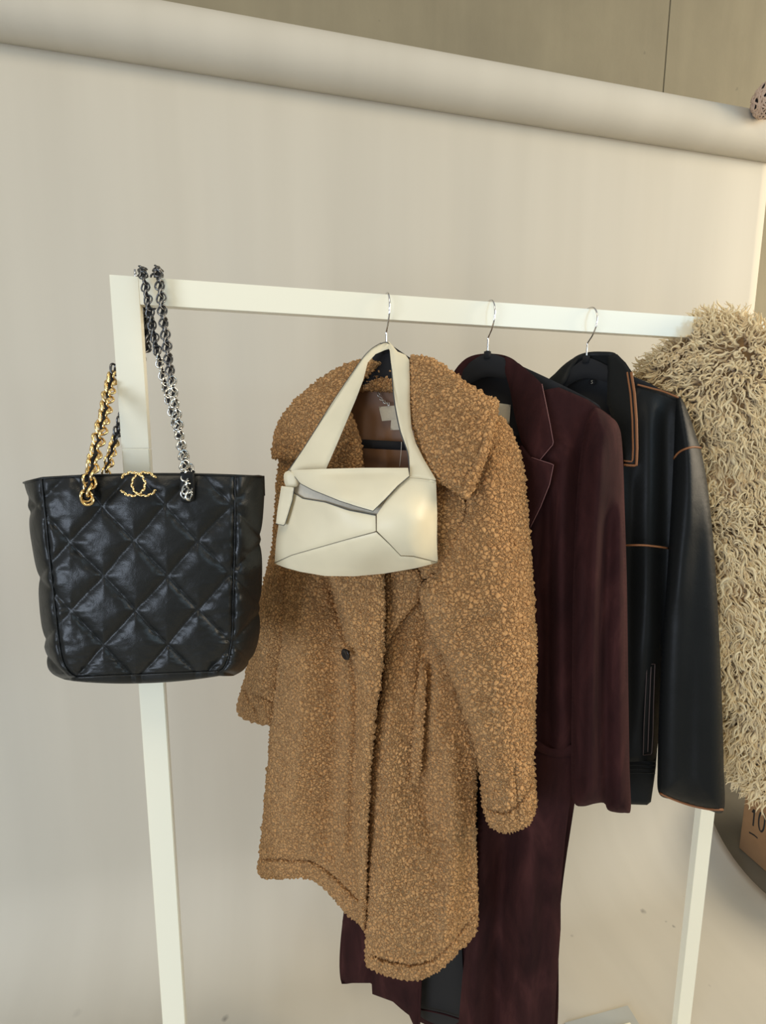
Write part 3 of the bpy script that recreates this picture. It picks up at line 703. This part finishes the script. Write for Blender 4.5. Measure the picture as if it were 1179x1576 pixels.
for pts in ([(834, 591), (841, 625), (847, 655), (852, 683), (841, 696), (831, 708)], [(818, 704), (833, 709), (852, 715), (846, 745), (832, 780), (816, 812)]):
    L = resample(np.array(pts, float), 5); tube('edge', PM.un(L, LS(L)+.0012), .0008, M['maroonedge'], mc, k=5)
# near sleeve
panel('sleeve', [(900, 660), (915, 628), (938, 640), (952, 655), (958, 690), (962, 800), (965, 900), (967, 1050), (969, 1180), (971, 1245), (962, 1251), (945, 1250), (935, 1246), (930, 1236), (915, 1237), (898, 1241), (884, 1236), (879, 1200), (880, 1050), (882, 900), (888, 760)],
      PM, [(900, 680, .02), (955, 680, .0), (960, 900, .015), (885, 900, .035), (971, 1240, .025), (882, 1220, .045)], SU, mc, thick=.036, rnd=40, step=4, smooth=True,
      folds=ridges([[(925, 660), (915, 900), (906, 1290)], 12, .012], [[(938, 760), (930, 1000), (934, 1290)], 11, -.020], [[(955, 760), (955, 1240)], 7, .006], [[(893, 850), (890, 1200)], 7, .005], [[(896, 1196), (970, 1204)], 2, -.001]))

# ================================================================ black leather jacket
hg, PL = hanger(906, 552, 'black hanger with steel hook and size disc inside the leather jacket', 35,
    arms=[(898, 553), (914, 553), (950, 570), (1000, 590), (1040, 615), (1036, 626), (990, 606), (940, 590), (905, 582), (880, 590), (850, 612), (846, 602), (870, 575)],
    bar=[(850, 640), (1030, 655), (1030, 666), (850, 652)])
lj = garment('leather_jacket', 'black leather jacket with brown-edged collar and seams, on the third hanger', 'jacket', PL)
LE, BR = M['leather'], M['brown']
M['pipe'] = plain('dim_brown_piping', srgb(74, 60, 56), .5)
disc('size_disc', PL.un([(911, 588)], [-.016])[0], PL.n, .006, .0012, M['black'], hg)
def letter_S(c, n_, d_, h, parent):
    up = np.array([0, 0, 1.]); pts = [(.45, .75), (.1, 1), (-.3, .9), (-.42, .6), (0, .12), (.42, -.35), (.3, -.85), (-.1, -1), (-.48, -.75)]
    L = catmull([np.array(c)+d_*x*h*.5+up*y*h*.5+n_*.0018 for x, y in pts], 30); tube('size_letter', L, .0005, M['tag'], parent, k=5)
letter_S(PL.un([(911, 588)], [-.016])[0], PL.n, PL.d, .006, hg)
panel('back_panel', [(850, 592), (905, 548), (985, 590), (1045, 615), (1050, 700), (1020, 1000), (1008, 1190), (985, 1220), (900, 1200), (850, 1100), (820, 800), (830, 650)], PL, -.045, LE, lj, thick=.004, rnd=6, step=9)
panel('lining', [(875, 575), (905, 552), (950, 556), (985, 640), (980, 900), (900, 900), (860, 700)], PL, -.033, M['blacklining'], lj, thick=.002, rnd=5, step=7)
panel('back_collar', [(862, 578), (880, 553), (900, 543), (925, 541), (948, 544), (950, 560), (940, 575), (925, 566), (905, 564), (890, 572), (868, 600)], PL, [(862, 578, .0), (905, 545, -.012), (948, 545, .0), (900, 568, -.022)], LE, lj, thick=.004, rnd=4, step=4)
panel('collar', [(838, 596), (856, 573), (872, 558), (890, 547), (898, 545), (884, 562), (872, 585), (862, 605), (880, 650), (850, 640)], PL, [(838, 596, -.005), (890, 548, -.012), (872, 590, .01), (870, 640, .02)], LE, lj, thick=.004, rnd=4, step=4)
panel('front_panel', [(900, 640), (950, 700), (980, 590), (1000, 595), (1025, 604), (1048, 614), (1050, 650), (1046, 750), (1040, 850), (1034, 950), (1020, 1060), (1012, 1150), (1008, 1172), (900, 1172), (880, 900)],
      PL, [(980, 600, .02), (1045, 615, .0), (1040, 800, .01), (960, 800, .045), (970, 1000, .05), (1012, 1150, .01), (985, 1170, .045), (900, 900, .03)], LE, lj, thick=.004, rnd=6, step=5, smooth=False,
      folds=ridges([[(1000, 590), (1000, 800), (990, 1200)], 14, .012], [[(1024, 600), (1022, 900), (1024, 1200)], 12, -.012], [[(970, 700), (966, 1000), (960, 1200)], 12, -.010]))
panel('hem_band', [(900, 1166), (1004, 1166), (1010, 1176), (1007, 1200), (1002, 1234), (996, 1239), (966, 1238), (900, 1230)], PL, [(900, 1170, .03), (1010, 1180, .02), (1000, 1236, .028), (960, 1238, .05)], LE, lj, thick=.005, rnd=5, step=3.5, smooth=False)
for y in (1171, 1177, 1183, 1189): strip('hem_rib', [(964, y+1), (985, y), (1008, y+1)], PL, [(964, y, .0555), (985, y, .0475), (1009, y, .031)], .0011, LE, lj)
# collar with double brown edging
CS = surface([(936, 546, -.004), (965, 562, .02), (981, 640, .06), (980, 717, .068), (959, 717, .066), (940, 600, .012), (950, 660, .045)])
cc = [(934, 546), (950, 545), (963, 558), (973, 573), (978, 605), (981, 645), (982, 690), (981, 717), (970, 717), (959, 716), (957, 690), (950, 665), (942, 645), (934, 620), (935, 580)]
panel('collar', cc, PL, [(x, y, CS(np.array([(x, y)]))[0]) for x, y in cc+[(960, 640)]], LE, lj, thick=.004, rnd=5, step=3.5, smooth=False)
for off, r in ((0, .0022), (-6, .0018)):
    L = resample(np.array([(971.5+off, 573), (976.5+off, 605), (979.5+off, 645), (980.5+off, 690), (979.5+off, 716.5+off), (970, 716.5+off), (960, 715.5+off)], float), 4)
    tube('edging', PL.un(L, CS(L)+.0035), r, BR, lj, k=6)
strip('shoulder_edging', [(981, 592), (1000, 597), (1022, 603), (1044, 612)], PL, [(981, 592, .026), (1044, 612, .008), (1010, 600, .018)], .0016, BR, lj)
strip('chest_edging', [(950, 840), (985, 839), (1010, 841), (1029, 844)], PL, [(950, 840, .053), (1000, 841, .05), (1030, 844, .018)], .0018, BR, lj)
# welt pocket
pw_ = [(996, 1022), (1008, 1022), (1006, 1080), (1005, 1130), (1003, 1161), (990, 1162), (991, 1120), (994, 1060)]
PS = surface([(996, 1022, .046), (1008, 1022, .034), (1003, 1161, .030), (990, 1162, .045), (1000, 1090, .042)])
panel('pocket_welt', pw_, PL, [(x, y, PS(np.array([(x, y)]))[0]+.001) for x, y in pw_+[(1000, 1090)]], LE, lj, thick=.0025, rnd=3, step=3, smooth=False)
L = resample(np.array(pw_+[pw_[0]], float), 4); tube('pocket_edging', PL.un(L, PS(L)+.004), .0009, M['pipe'], lj, k=5)
L = resample(np.array([(1002, 1026), (999.5, 1090), (997, 1157)], float), 4); tube('pocket_zip', PL.un(L, PS(L)+.0040), .0011, M['pipe'], lj, k=6)
# near sleeve: cap above the brown armhole seam, then the sleeve
sl_ctrl = [(1040, 620, .0), (1060, 640, -.005), (1040, 800, .02), (1098, 850, .0), (1020, 1000, .04), (1110, 1000, .01), (1015, 1220, .05), (1113, 1240, .03)]
def sfold(p): return ridges([[(1062, 600), (1060, 760), (1040, 960)], 14, .007], [[(1075, 800), (1066, 950), (1056, 1290)], 14, -.006], [[(1090, 740), (1100, 950), (1100, 1300)], 12, .006])(p)
SLV = [(1042, 610), (1052, 618), (1063, 645), (1072, 672), (1079, 692), (1088, 740), (1096, 810), (1103, 900), (1108, 1000), (1112, 1100), (1114, 1180), (1114, 1247), (1090, 1247), (1062, 1240), (1035, 1231), (1014, 1221), (1012, 1180), (1014, 1100), (1019, 1000), (1027, 880), (1034, 760), (1037, 690), (1038, 640)]
panel('sleeve', SLV, PL, sl_ctrl, LE, lj, thick=.036, rnd=46, step=4, folds=sfold)
so = surface(sl_ctrl)
def on_sleeve(pts, dz=0.0):
    L = resample(catmull(pts, 30), 4); out = resample(catmull(np.array(SLV, float), 180, True), 4, True)
    d = seg_dist(L, out); qd = np.clip(d/46, 0, 1); ins = inside(L, out)
    return PL.un(L, so(L)+sfold(L)+.036*np.sqrt(np.clip(1-(1-qd)**2, 0, 1))*ins+dz)
tube('armhole_edging', on_sleeve([(1037, 706), (1043, 698), (1052, 692), (1066, 688), (1078, 689)], .0008), .0018, BR, lj, k=6)
tube('cuff_edging', on_sleeve([(1016, 1221), (1036, 1230), (1062, 1239), (1090, 1245), (1112, 1246)], .0), .0022, BR, lj, k=6)

# ================================================================ shaggy sheepskin coat
hg, PS_ = hanger(1085, 552, 'black hanger with steel hook inside the shaggy cream coat', 30,
    arms=[(1076, 553), (1094, 553), (1140, 580), (1190, 605), (1185, 616), (1130, 592), (1085, 580), (1050, 590), (1030, 606), (1026, 596), (1055, 572)])
sh = garment('sheepskin_coat', 'shaggy cream curly sheepskin coat hanging rightmost on the rack', 'coat', PS_)
M['hide'] = plain('sheepskin_base', srgb(160, 126, 82), .95, nscale=60, namp=.2)
OUT_S = [(1090, 500), (1054, 524), (1020, 552), (1000, 575), (1000, 640), (1030, 760), (1070, 900), (1095, 1040), (1120, 1120), (1145, 1175), (1180, 1215), (1230, 1225), (1270, 1180), (1290, 1000), (1285, 800), (1270, 640), (1225, 560), (1160, 514), (1122, 497)]
sctrl = [(1085, 508, .0), (1000, 575, -.02), (1120, 600, .03), (1270, 640, -.02), (1140, 900, .05), (1290, 900, .0), (1040, 800, .0), (1180, 1210, .045), (1120, 1120, .03), (1190, 1050, .05)]
base = panel('hide', OUT_S, PS_, sctrl, M['hide'], sh, thick=.03, rnd=45, step=7)
def mat_wool():
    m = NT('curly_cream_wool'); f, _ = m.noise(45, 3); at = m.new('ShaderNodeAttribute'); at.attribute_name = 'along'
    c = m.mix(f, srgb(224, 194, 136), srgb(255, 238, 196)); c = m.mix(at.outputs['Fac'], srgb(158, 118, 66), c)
    m.set(Base_Color=c, Roughness=.7, Sheen_Weight=.3, Specular_IOR_Level=.25); return m.m
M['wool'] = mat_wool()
def fleece_locks(n, seed):
    rs = np.random.RandomState(seed); me = base.data; nf = len(me.polygons); org = ORG[sh.name]
    area_ = np.zeros(nf); me.polygons.foreach_get('area', area_); idx = rs.choice(nf, n, p=area_/area_.sum())
    V = np.array([v.co[:] for v in me.vertices]); T = np.array([p.vertices[:] for p in me.polygons]); Nn = np.zeros(nf*3); me.polygons.foreach_get('normal', Nn); Nn = Nn.reshape(-1, 3)
    w = rs.dirichlet((1, 1, 1), n); P = (V[T[idx]]*w[:, :, None]).sum(1)+org; N0 = Nn[idx]
    seg, k = 14, 4; t = np.linspace(0, 1, seg)
    c = V.mean(0)+org
    down = np.array([0, 0, -1.])
    side = rs.randn(n, 3)*.45
    # at the top the wool stands up and fans out; further down it hangs in curls
    hgt = np.clip((P[:, 2]-1.60)/.10, 0, 1)[:, None]
    drift = down*(1-hgt)*1.0 + side*.9 + hgt*(np.array([0, 0, .55])+PS_.d*np.sign((P-c)@PS_.d)[:, None]*.35)
    g = N0*.75 + drift*.9; g /= np.linalg.norm(g, axis=1)[:, None]
    L = rs.uniform(.024, .050, n)
    # clump noise: neighbouring locks lean alike
    cl = np.stack([vnoise(P[:, [0, 2]], .03, s) for s in (1, 2, 3)], 1); g = g+cl*.9; g /= np.linalg.norm(g, axis=1)[:, None]
    e1 = np.cross(g, rs.randn(n, 3)); e1 /= np.linalg.norm(e1, axis=1)[:, None]; e2 = np.cross(g, e1)
    ph = rs.uniform(0, 6.28, n); tw = rs.uniform(6, 15, n)*rs.choice([-1, 1], n); amp = rs.uniform(.0020, .0050, n)
    th_ = ph[:, None]+tw[:, None]*t; am = amp[:, None]*(t**.7)*1.15
    bend = (1-hgt)*.35
    C = P[:, None]+g[:, None]*(L[:, None]*t)[..., None]+(e1[:, None]*np.cos(th_)[..., None]+e2[:, None]*np.sin(th_)[..., None])*am[..., None]+down*(bend*L[:, None])[:, :, None]*(t**2)[None, :, None]
    r = rs.uniform(.0014, .0034, n)[:, None]*(.45+.8*np.sin(np.clip(t*1.05, 0, 1)*PI*.62))*(1-t**5*.85)
    a = np.linspace(0, 2*PI, k, endpoint=False)
    Vv = C[:, :, None]+r[:, :, None, None]*(np.cos(a)[None, None, :, None]*e1[:, None, None]+np.sin(a)[None, None, :, None]*e2[:, None, None]*.6)
    VV = Vv.reshape(-1, 3); along = np.broadcast_to(np.clip(t*1.6, 0, 1)[None, :, None], (n, seg, k)).ravel()
    b0 = (np.arange(n)*seg*k)[:, None, None]; i = np.arange(seg-1)[None, :, None]; j = np.arange(k)[None, None, :]
    Fc = np.stack([b0+i*k+j, b0+i*k+(j+1) % k, b0+(i+1)*k+(j+1) % k, b0+(i+1)*k+j], -1).reshape(-1, 4)
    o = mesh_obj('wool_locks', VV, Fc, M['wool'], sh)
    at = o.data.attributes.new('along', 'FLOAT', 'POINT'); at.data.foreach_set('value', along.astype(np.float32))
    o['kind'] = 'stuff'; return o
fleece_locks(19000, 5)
# ================================================================ black quilted tote
TY = .715
tote = thing('quilted_tote', 'black quilted leather tote bag with chain straps, hung over the rack corner', 'handbag', tuple(atY(225, 1048, TY+.03)))
def tote_grid():
    rowsy = np.array([(0, 740, 733, 733, 731), (.12, 785, 781, 776, 774)])
    # control columns: back-left, outer-left, seam-left, ..., seam-right, outer-right, back-right  (px, py, Y)
    yl = [742, 790, 850, 920, 980, 1020, 1040, 1050]
    oL = [(42, 743), (49, 800), (58, 860), (66, 930), (71, 985), (75, 1020), (84, 1036), (100, 1045)]
    sL = [(64, 736), (70, 792), (77, 860), (84, 925), (90, 980), (97, 1018), (108, 1036), (118, 1042)]
    sR = [(362, 732), (362, 792), (361, 860), (359, 925), (358, 975), (352, 1012), (345, 1028), (338, 1033)]
    oR = [(404, 734), (400, 795), (399, 855), (398, 920), (396, 968), (386, 1010), (372, 1030), (356, 1040)]
    n = 140
    it = lambda a: catmull(np.array(a, float), n)
    a, b, c, d = it(oL), it(sL), it(sR), it(oR); m = min(map(len, (a, b, c, d)))
    t = np.linspace(0, 1, m)
    nu1, nu2 = 20, 130
    rows = []; PX = []
    bulge = np.sin(np.clip(t*1.0, 0, 1)*PI)**.7
    for i in range(m):
        cols = []
        top = .004*math.sin(0)
        for s in np.linspace(0, 1, nu1, endpoint=False): cols.append((*(a[i]*(1-s)+b[i]*s), TY+.045-(.045)*math.sin(s*PI/2)))
        for s in np.linspace(0, 1, nu2, endpoint=False):
            p = b[i]*(1-s)+c[i]*s; sag = 4*s*(1-s)
            p = p+np.array([0, -4*sag*(1-t[i])**3 + 14*sag*0])
            cols.append((p[0], p[1]-(5*sag if i < 3 else 0)*0, TY-.006*sag*bulge[i]))
        for s in np.linspace(0, 1, nu1+1): cols.append((*(c[i]*(1-s)+d[i]*s), TY+.045*(1-math.cos(s*PI/2))))
        rows.append(cols)
    R = np.array(rows)
    return R, m, nu1, nu2
R, nv, nu1, nu2 = tote_grid()
O0 = np.array([257.3, 885.9]); A_ = np.array([50., 53.]); B_ = np.array([49., -54.])
Mi = np.linalg.inv(np.array([A_, B_]).T)
pxy = R[..., :2].reshape(-1, 2)
def quilt(p, warp=True):
    w = np.stack([vnoise(p, 60, 11), vnoise(p, 60, 12)], 1)*2.5
    ab = (p+w-O0)@Mi.T; fr = np.abs(ab-np.round(ab)); d = fr*np.array([1, 1])*72*.99*.72   # px distance to nearest quilting line
    dm = d.min(1)
    puff = (1-np.exp(-dm/2.6))*.42+(1-np.exp(-(dm/8.5)**1.5))*.58
    return puff, dm
puff, dm = quilt(pxy)
sw = seg_dist(pxy, R[:, nu1, :2], False); sw2 = seg_dist(pxy, R[:, nu1+nu2, :2], False); sb = np.minimum(sw, sw2)
puff *= 1-.8*np.exp(-(sb/4.0)**2)
cr_ = np.array([0])
wr = vnoise(pxy*np.array([.55, 1.25]), 9, 21)*.5+vnoise(pxy, 17, 22)*.6+vnoise(pxy*np.array([.8, 1.4]), 4.5, 23)*.25
near = np.exp(-dm/14)+.35
# puckers beside the side seams
puck = np.sin(pxy[:, 1]/4.2+3*vnoise(pxy, 25, 5))*np.exp(-sb/14)*.0011
hq = puff*.0080+wr*near*(.0010+.0014*np.exp(-sb/40))+puck
tt = np.repeat(np.arange(nv)/(nv-1), R.shape[1])
hq = hq*np.clip(tt*14+.15, 0, 1)
uu = np.tile(np.arange(R.shape[1]), nv)
gus = np.where(uu < nu1, (nu1-uu)/nu1, np.where(uu > nu1+nu2, (uu-nu1-nu2)/nu1, 0))
Y = R[..., 2].ravel()-hq*(1-.5*gus)
r_ = rays(pxy); Pt = CAM+r_*((Y)/r_[:, 1])[:, None]
# gussets puff outwards too
sgn = np.where(uu < nu1, -1, 1)*np.clip(gus*1.2, 0, 1); Pt[:, 0] += sgn*puff*.005
front = Pt.reshape(nv, R.shape[1], 3)
nu = front.shape[1]
grid('front_panel', front[:, nu1:nu1+nu2+1], M['quilt'], tote)
# side gussets wrap to the back panel
bk_l = front[:, 0].copy(); bk_r = front[:, -1].copy()
def gusset(cols, sgn_):
    edge = cols[:, -1] if sgn_ > 0 else cols[:, 0]
    ext = []
    for k_ in range(1, 7):
        e = edge.copy(); e[:, 1] += .045*k_/6; e[:, 0] -= sgn_*.010*(k_/6)**2; ext.append(e)
    ext = np.stack(ext, 1)
    return np.concatenate([cols, ext], 1) if sgn_ > 0 else np.concatenate([ext[:, ::-1], cols], 1)
gl = gusset(front[:, :nu1+1], -1); gr_ = gusset(front[:, nu1+nu2:], 1)
grid('side_gusset', gl, M['quilt'], tote); grid('side_gusset', gr_, M['quilt'], tote)
bl, br_ = gl[:, 0], gr_[:, -1]
s = np.linspace(0, 1, 60)[None, :, None]; back = bl[:, None]*(1-s)+br_[:, None]*s
back[..., 1] += .004*np.sin(np.linspace(0, PI, 60))[None]*1
grid('back_panel', back[:, ::-1], M['quilt'], tote)
# bottom: bridge the front bottom row to the back bottom row
fb = np.concatenate([gl[-1][6:], front[-1][nu1+1:nu1+nu2], gr_[-1][:-6]], 0)
s2 = np.linspace(0, 1, len(fb))[:, None]; bb = bl[-1]*(1-s2)+br_[-1]*s2
# the bottom face rolls under, showing a narrow strip below the front seam
bot = []
for s_ in np.linspace(0, 1, 18):
    q_ = s_**3
    rr0 = fb*(1-q_)+bb*q_; rr0 = rr0.copy()
    edge_w = np.clip(np.sin(s2[:, 0]*PI), 0, 1)**.55
    rr0[:, 2] -= (.018*math.sin(min(1, s_*1.6)*PI/2)*(1-.4*q_))*edge_w
    bot.append(rr0)
bot = np.array(bot); grid('bottom_panel', bot, M['quilt'], tote)
# open mouth: facing rolled inwards and dark inside
ft = np.concatenate([gl[0][6:], front[0][nu1+1:nu1+nu2], gr_[0][:-6]], 0)
inn = [ft]
for k_, (dy, dz) in enumerate(((.001, .0015), (.004, .0015), (.006, -.003), (.009, -.03))):
    e = ft.copy(); e[:, 1] += dy; e[:, 2] += dz; inn.append(e)
grid('mouth_facing', np.array(inn), M['quilt'], tote)
bt_ = bl[0][None]*(1-s2)+br_[0][None]*s2 if False else bl[0]*(1-s2)+br_[0]*s2
lid0 = ft+np.array([0, .008, -.02]); lid1 = bt_+np.array([0, -.004, -.02])
grid('inner_lining', np.array([lid0*(1-k_)+lid1*k_ for k_ in (0, .33, .66, 1)]), M['blacklining'], tote)
# seam piping along both side seams and the bottom seam
for col in (nu1, nu1+nu2):
    P = front[:, col]+np.array([0, -.001, 0]); tube('seam_piping', P[::3], .0012, M['quilt'], tote, k=6)
tube('seam_piping', front[-1][nu1:nu1+nu2+1:3]+np.array([0, -.0015, 0]), .0016, M['quilt'], tote, k=6)
tube('seam_piping', front[0][:, :][::4]+np.array([0, -.0006, 0]), .0016, M['quilt'], tote, k=6)

# ---- chain straps: leather cord woven through curb links
def link_mesh(name, mat, Lh=.0098, Wh=.0066, r=.0018):
    pts = []
    for a in np.linspace(0, 2*PI, 20, endpoint=False):
        x = Wh*math.copysign(abs(math.cos(a))**.9, math.cos(a)); z = Lh*math.sin(a); y = .0024*math.sin(2*a)
        pts.append((x, y, z))
    pts = np.array(pts); n = len(pts); k = 7; V = []; Fc = []
    for i in range(n):
        T = pts[(i+1) % n]-pts[i-1]; T /= np.linalg.norm(T); Nn = np.array([0, 1., 0]); Nn -= (Nn@T)*T; Nn /= np.linalg.norm(Nn); Bn = np.cross(T, Nn)
        for a in np.linspace(0, 2*PI, k, endpoint=False): V.append(pts[i]+r*(math.cos(a)*Nn+math.sin(a)*Bn))
        for j in range(k): Fc.append((i*k+j, i*k+(j+1) % k, ((i+1) % n)*k+(j+1) % k, ((i+1) % n)*k+j))
    me = bpy.data.meshes.new(name); me.from_pydata([tuple(v) for v in V], [], Fc); me.polygons.foreach_set('use_smooth', [True]*len(Fc)); me.materials.append(mat); return me
LM = {k: link_mesh('chain_link', M[k]) for k in ('gold', 'silver', 'gun')}
def strand(name, ctrl, metals, pitch=.0088, s0=1.0):
    W3 = [atY(x, y, Y_) for x, y, Y_ in ctrl]
    P = resample(catmull(W3, 160), pitch); T, N, B = frames(P)
    # cord, wavering in and out between links
    Pc = resample(catmull(W3, 160), pitch/4); Tc, Nc, Bc_ = frames(Pc); ph = np.arange(len(Pc))/4*PI
    cord = tube(name, Pc+Nc*(.0010*np.sin(ph))[:, None]+Bc_*(.0010*np.cos(ph))[:, None], .0024, M['black'], tote, k=8)
    org = ORG[cord.name]
    for i in range(len(P)):
        f = i/(len(P)-1); met = metals(f)
        ang = math.radians(38 if i % 2 else -38)+.25*math.sin(i*.9)
        z = Vector(T[i]); x = Vector(N[i])*math.sin(ang)+Vector(B[i])*math.cos(ang)
        tilt = .6; x = (x+z*tilt*(1 if i % 2 == 0 else .6)).normalized(); y = z.cross(x).normalized(); z2 = x.cross(y)
        mt = Matrix((x, y, z2)).transposed().to_4x4(); mt.translation = Vector(P[i]-org)
        o = bpy.data.objects.new('chain_link', LM[met]); COL.objects.link(o); o.parent = cord; o.matrix_local = mt @ Matrix.Scale(s0, 4)
    return cord
gold = lambda f: 'gold'
# front handle: gold half goes behind the post, up and over the bar; dark silver half comes down in front
strand('chain_strap', [(133, 766, .690), (143, 712, .706), (160, 640, .765), (175, 574, .835), (196, 552, .852), (222, 540, .857), (226, 500, .857), (234, 455, .852)], lambda f: 'gold' if f < .62 else 'gun', pitch=.0108)
strand('chain_strap', [(234, 448, .850), (240, 424, .846), (243, 415, .828), (245, 424, .805), (250, 475, .800), (262, 570, .785), (274, 650, .755), (285, 720, .708), (289, 762, .690)], lambda f: 'gun' if f < .55 else 'silver', s0=.84)
# rear handle
strand('chain_strap', [(163, 728, .800), (172, 694, .812), (184, 655, .838), (200, 600, .852), (219, 545, .857), (226, 500, .860), (221, 460, .855)], lambda f: 'gold' if f < .2 else 'gun', s0=.84)
strand('chain_strap', [(219, 450, .855), (217, 426, .846), (219, 414, .828), (221, 424, .806), (229, 470, .801), (240, 530, .801), (256, 600, .80), (272, 660, .798), (288, 712, .795), (298, 728, .792)], lambda f: 'gun' if f < .5 else 'silver', s0=.74)
# oblong leather tabs with eyelets where the front handle enters
for cx_, cy0 in ((134, 756), (288, 752)):
    PT = Plane(atY(cx_, cy0, TY-.016), 0)
    o = [(cx_-11, cy0-22), (cx_-5, cy0-26), (cx_+5, cy0-26), (cx_+11, cy0-22), (cx_+11, cy0+13), (cx_+6, cy0+21), (cx_-2, cy0+22), (cx_-10, cy0+15)]
    panel('chain_tab', o, PT, 0, M['leather'], tote, thick=.003, rnd=4, step=3)
    cE = atY(cx_-1, cy0+8, TY-.021); a = np.linspace(0, 2*PI, 25)
    tube('eyelet', [cE+np.array([.0068*math.cos(t), 0, .0068*math.sin(t)]) for t in a], .0016, M['gold' if cx_ < 200 else 'silver'], tote, k=7)
# emblem: two interlocking open rings of gold chain
PE = Plane(atY(214, 745, TY-.017), 0)
def arc(cx_, cy0, rx, ry, a0, a1, dz, n=60):
    A = np.radians(np.linspace(a0, a1, n)); L = np.array([(cx_+rx*math.cos(a), cy0-ry*math.sin(a)) for a in A]); return PE.un(L, np.full(n, dz))
vv, ff = [], []
def emb(P, r=.0010, braid=.0010):
    global vv, ff
    P = resample(P, .0007); T, N, B = frames(P); ph = np.arange(len(P))*.0007/.0042*2*PI
    for s_ in (0, PI):
        Q_ = P+B*(braid*np.cos(ph/2+s_/2+(s_ > 0)*0))[:, None]*np.sign(1 if s_ == 0 else -1)+N*(braid*.6*np.sin(ph/2))[:, None]*(1 if s_ == 0 else -1)
        v, f = tube_vf(Q_, r, 7); ff += [tuple(i+len(vv) for i in t) for t in f]; vv += v
emb(arc(206.5, 744.5, 18.5, 16.5, 52, 52, .0, 2)) if False else None
emb(arc(222.7, 745, 19.7, 18.0, 30, 330, .001))     # ring open to the right
mesh_obj('emblem_ring', vv, ff, M['gold'], tote)
vv, ff = [], []
emb(arc(203.5, 745, 19.7, 18.0, 150, -150, .0035))  # ring open to the left
mesh_obj('emblem_ring', vv, ff, M['gold'], tote)
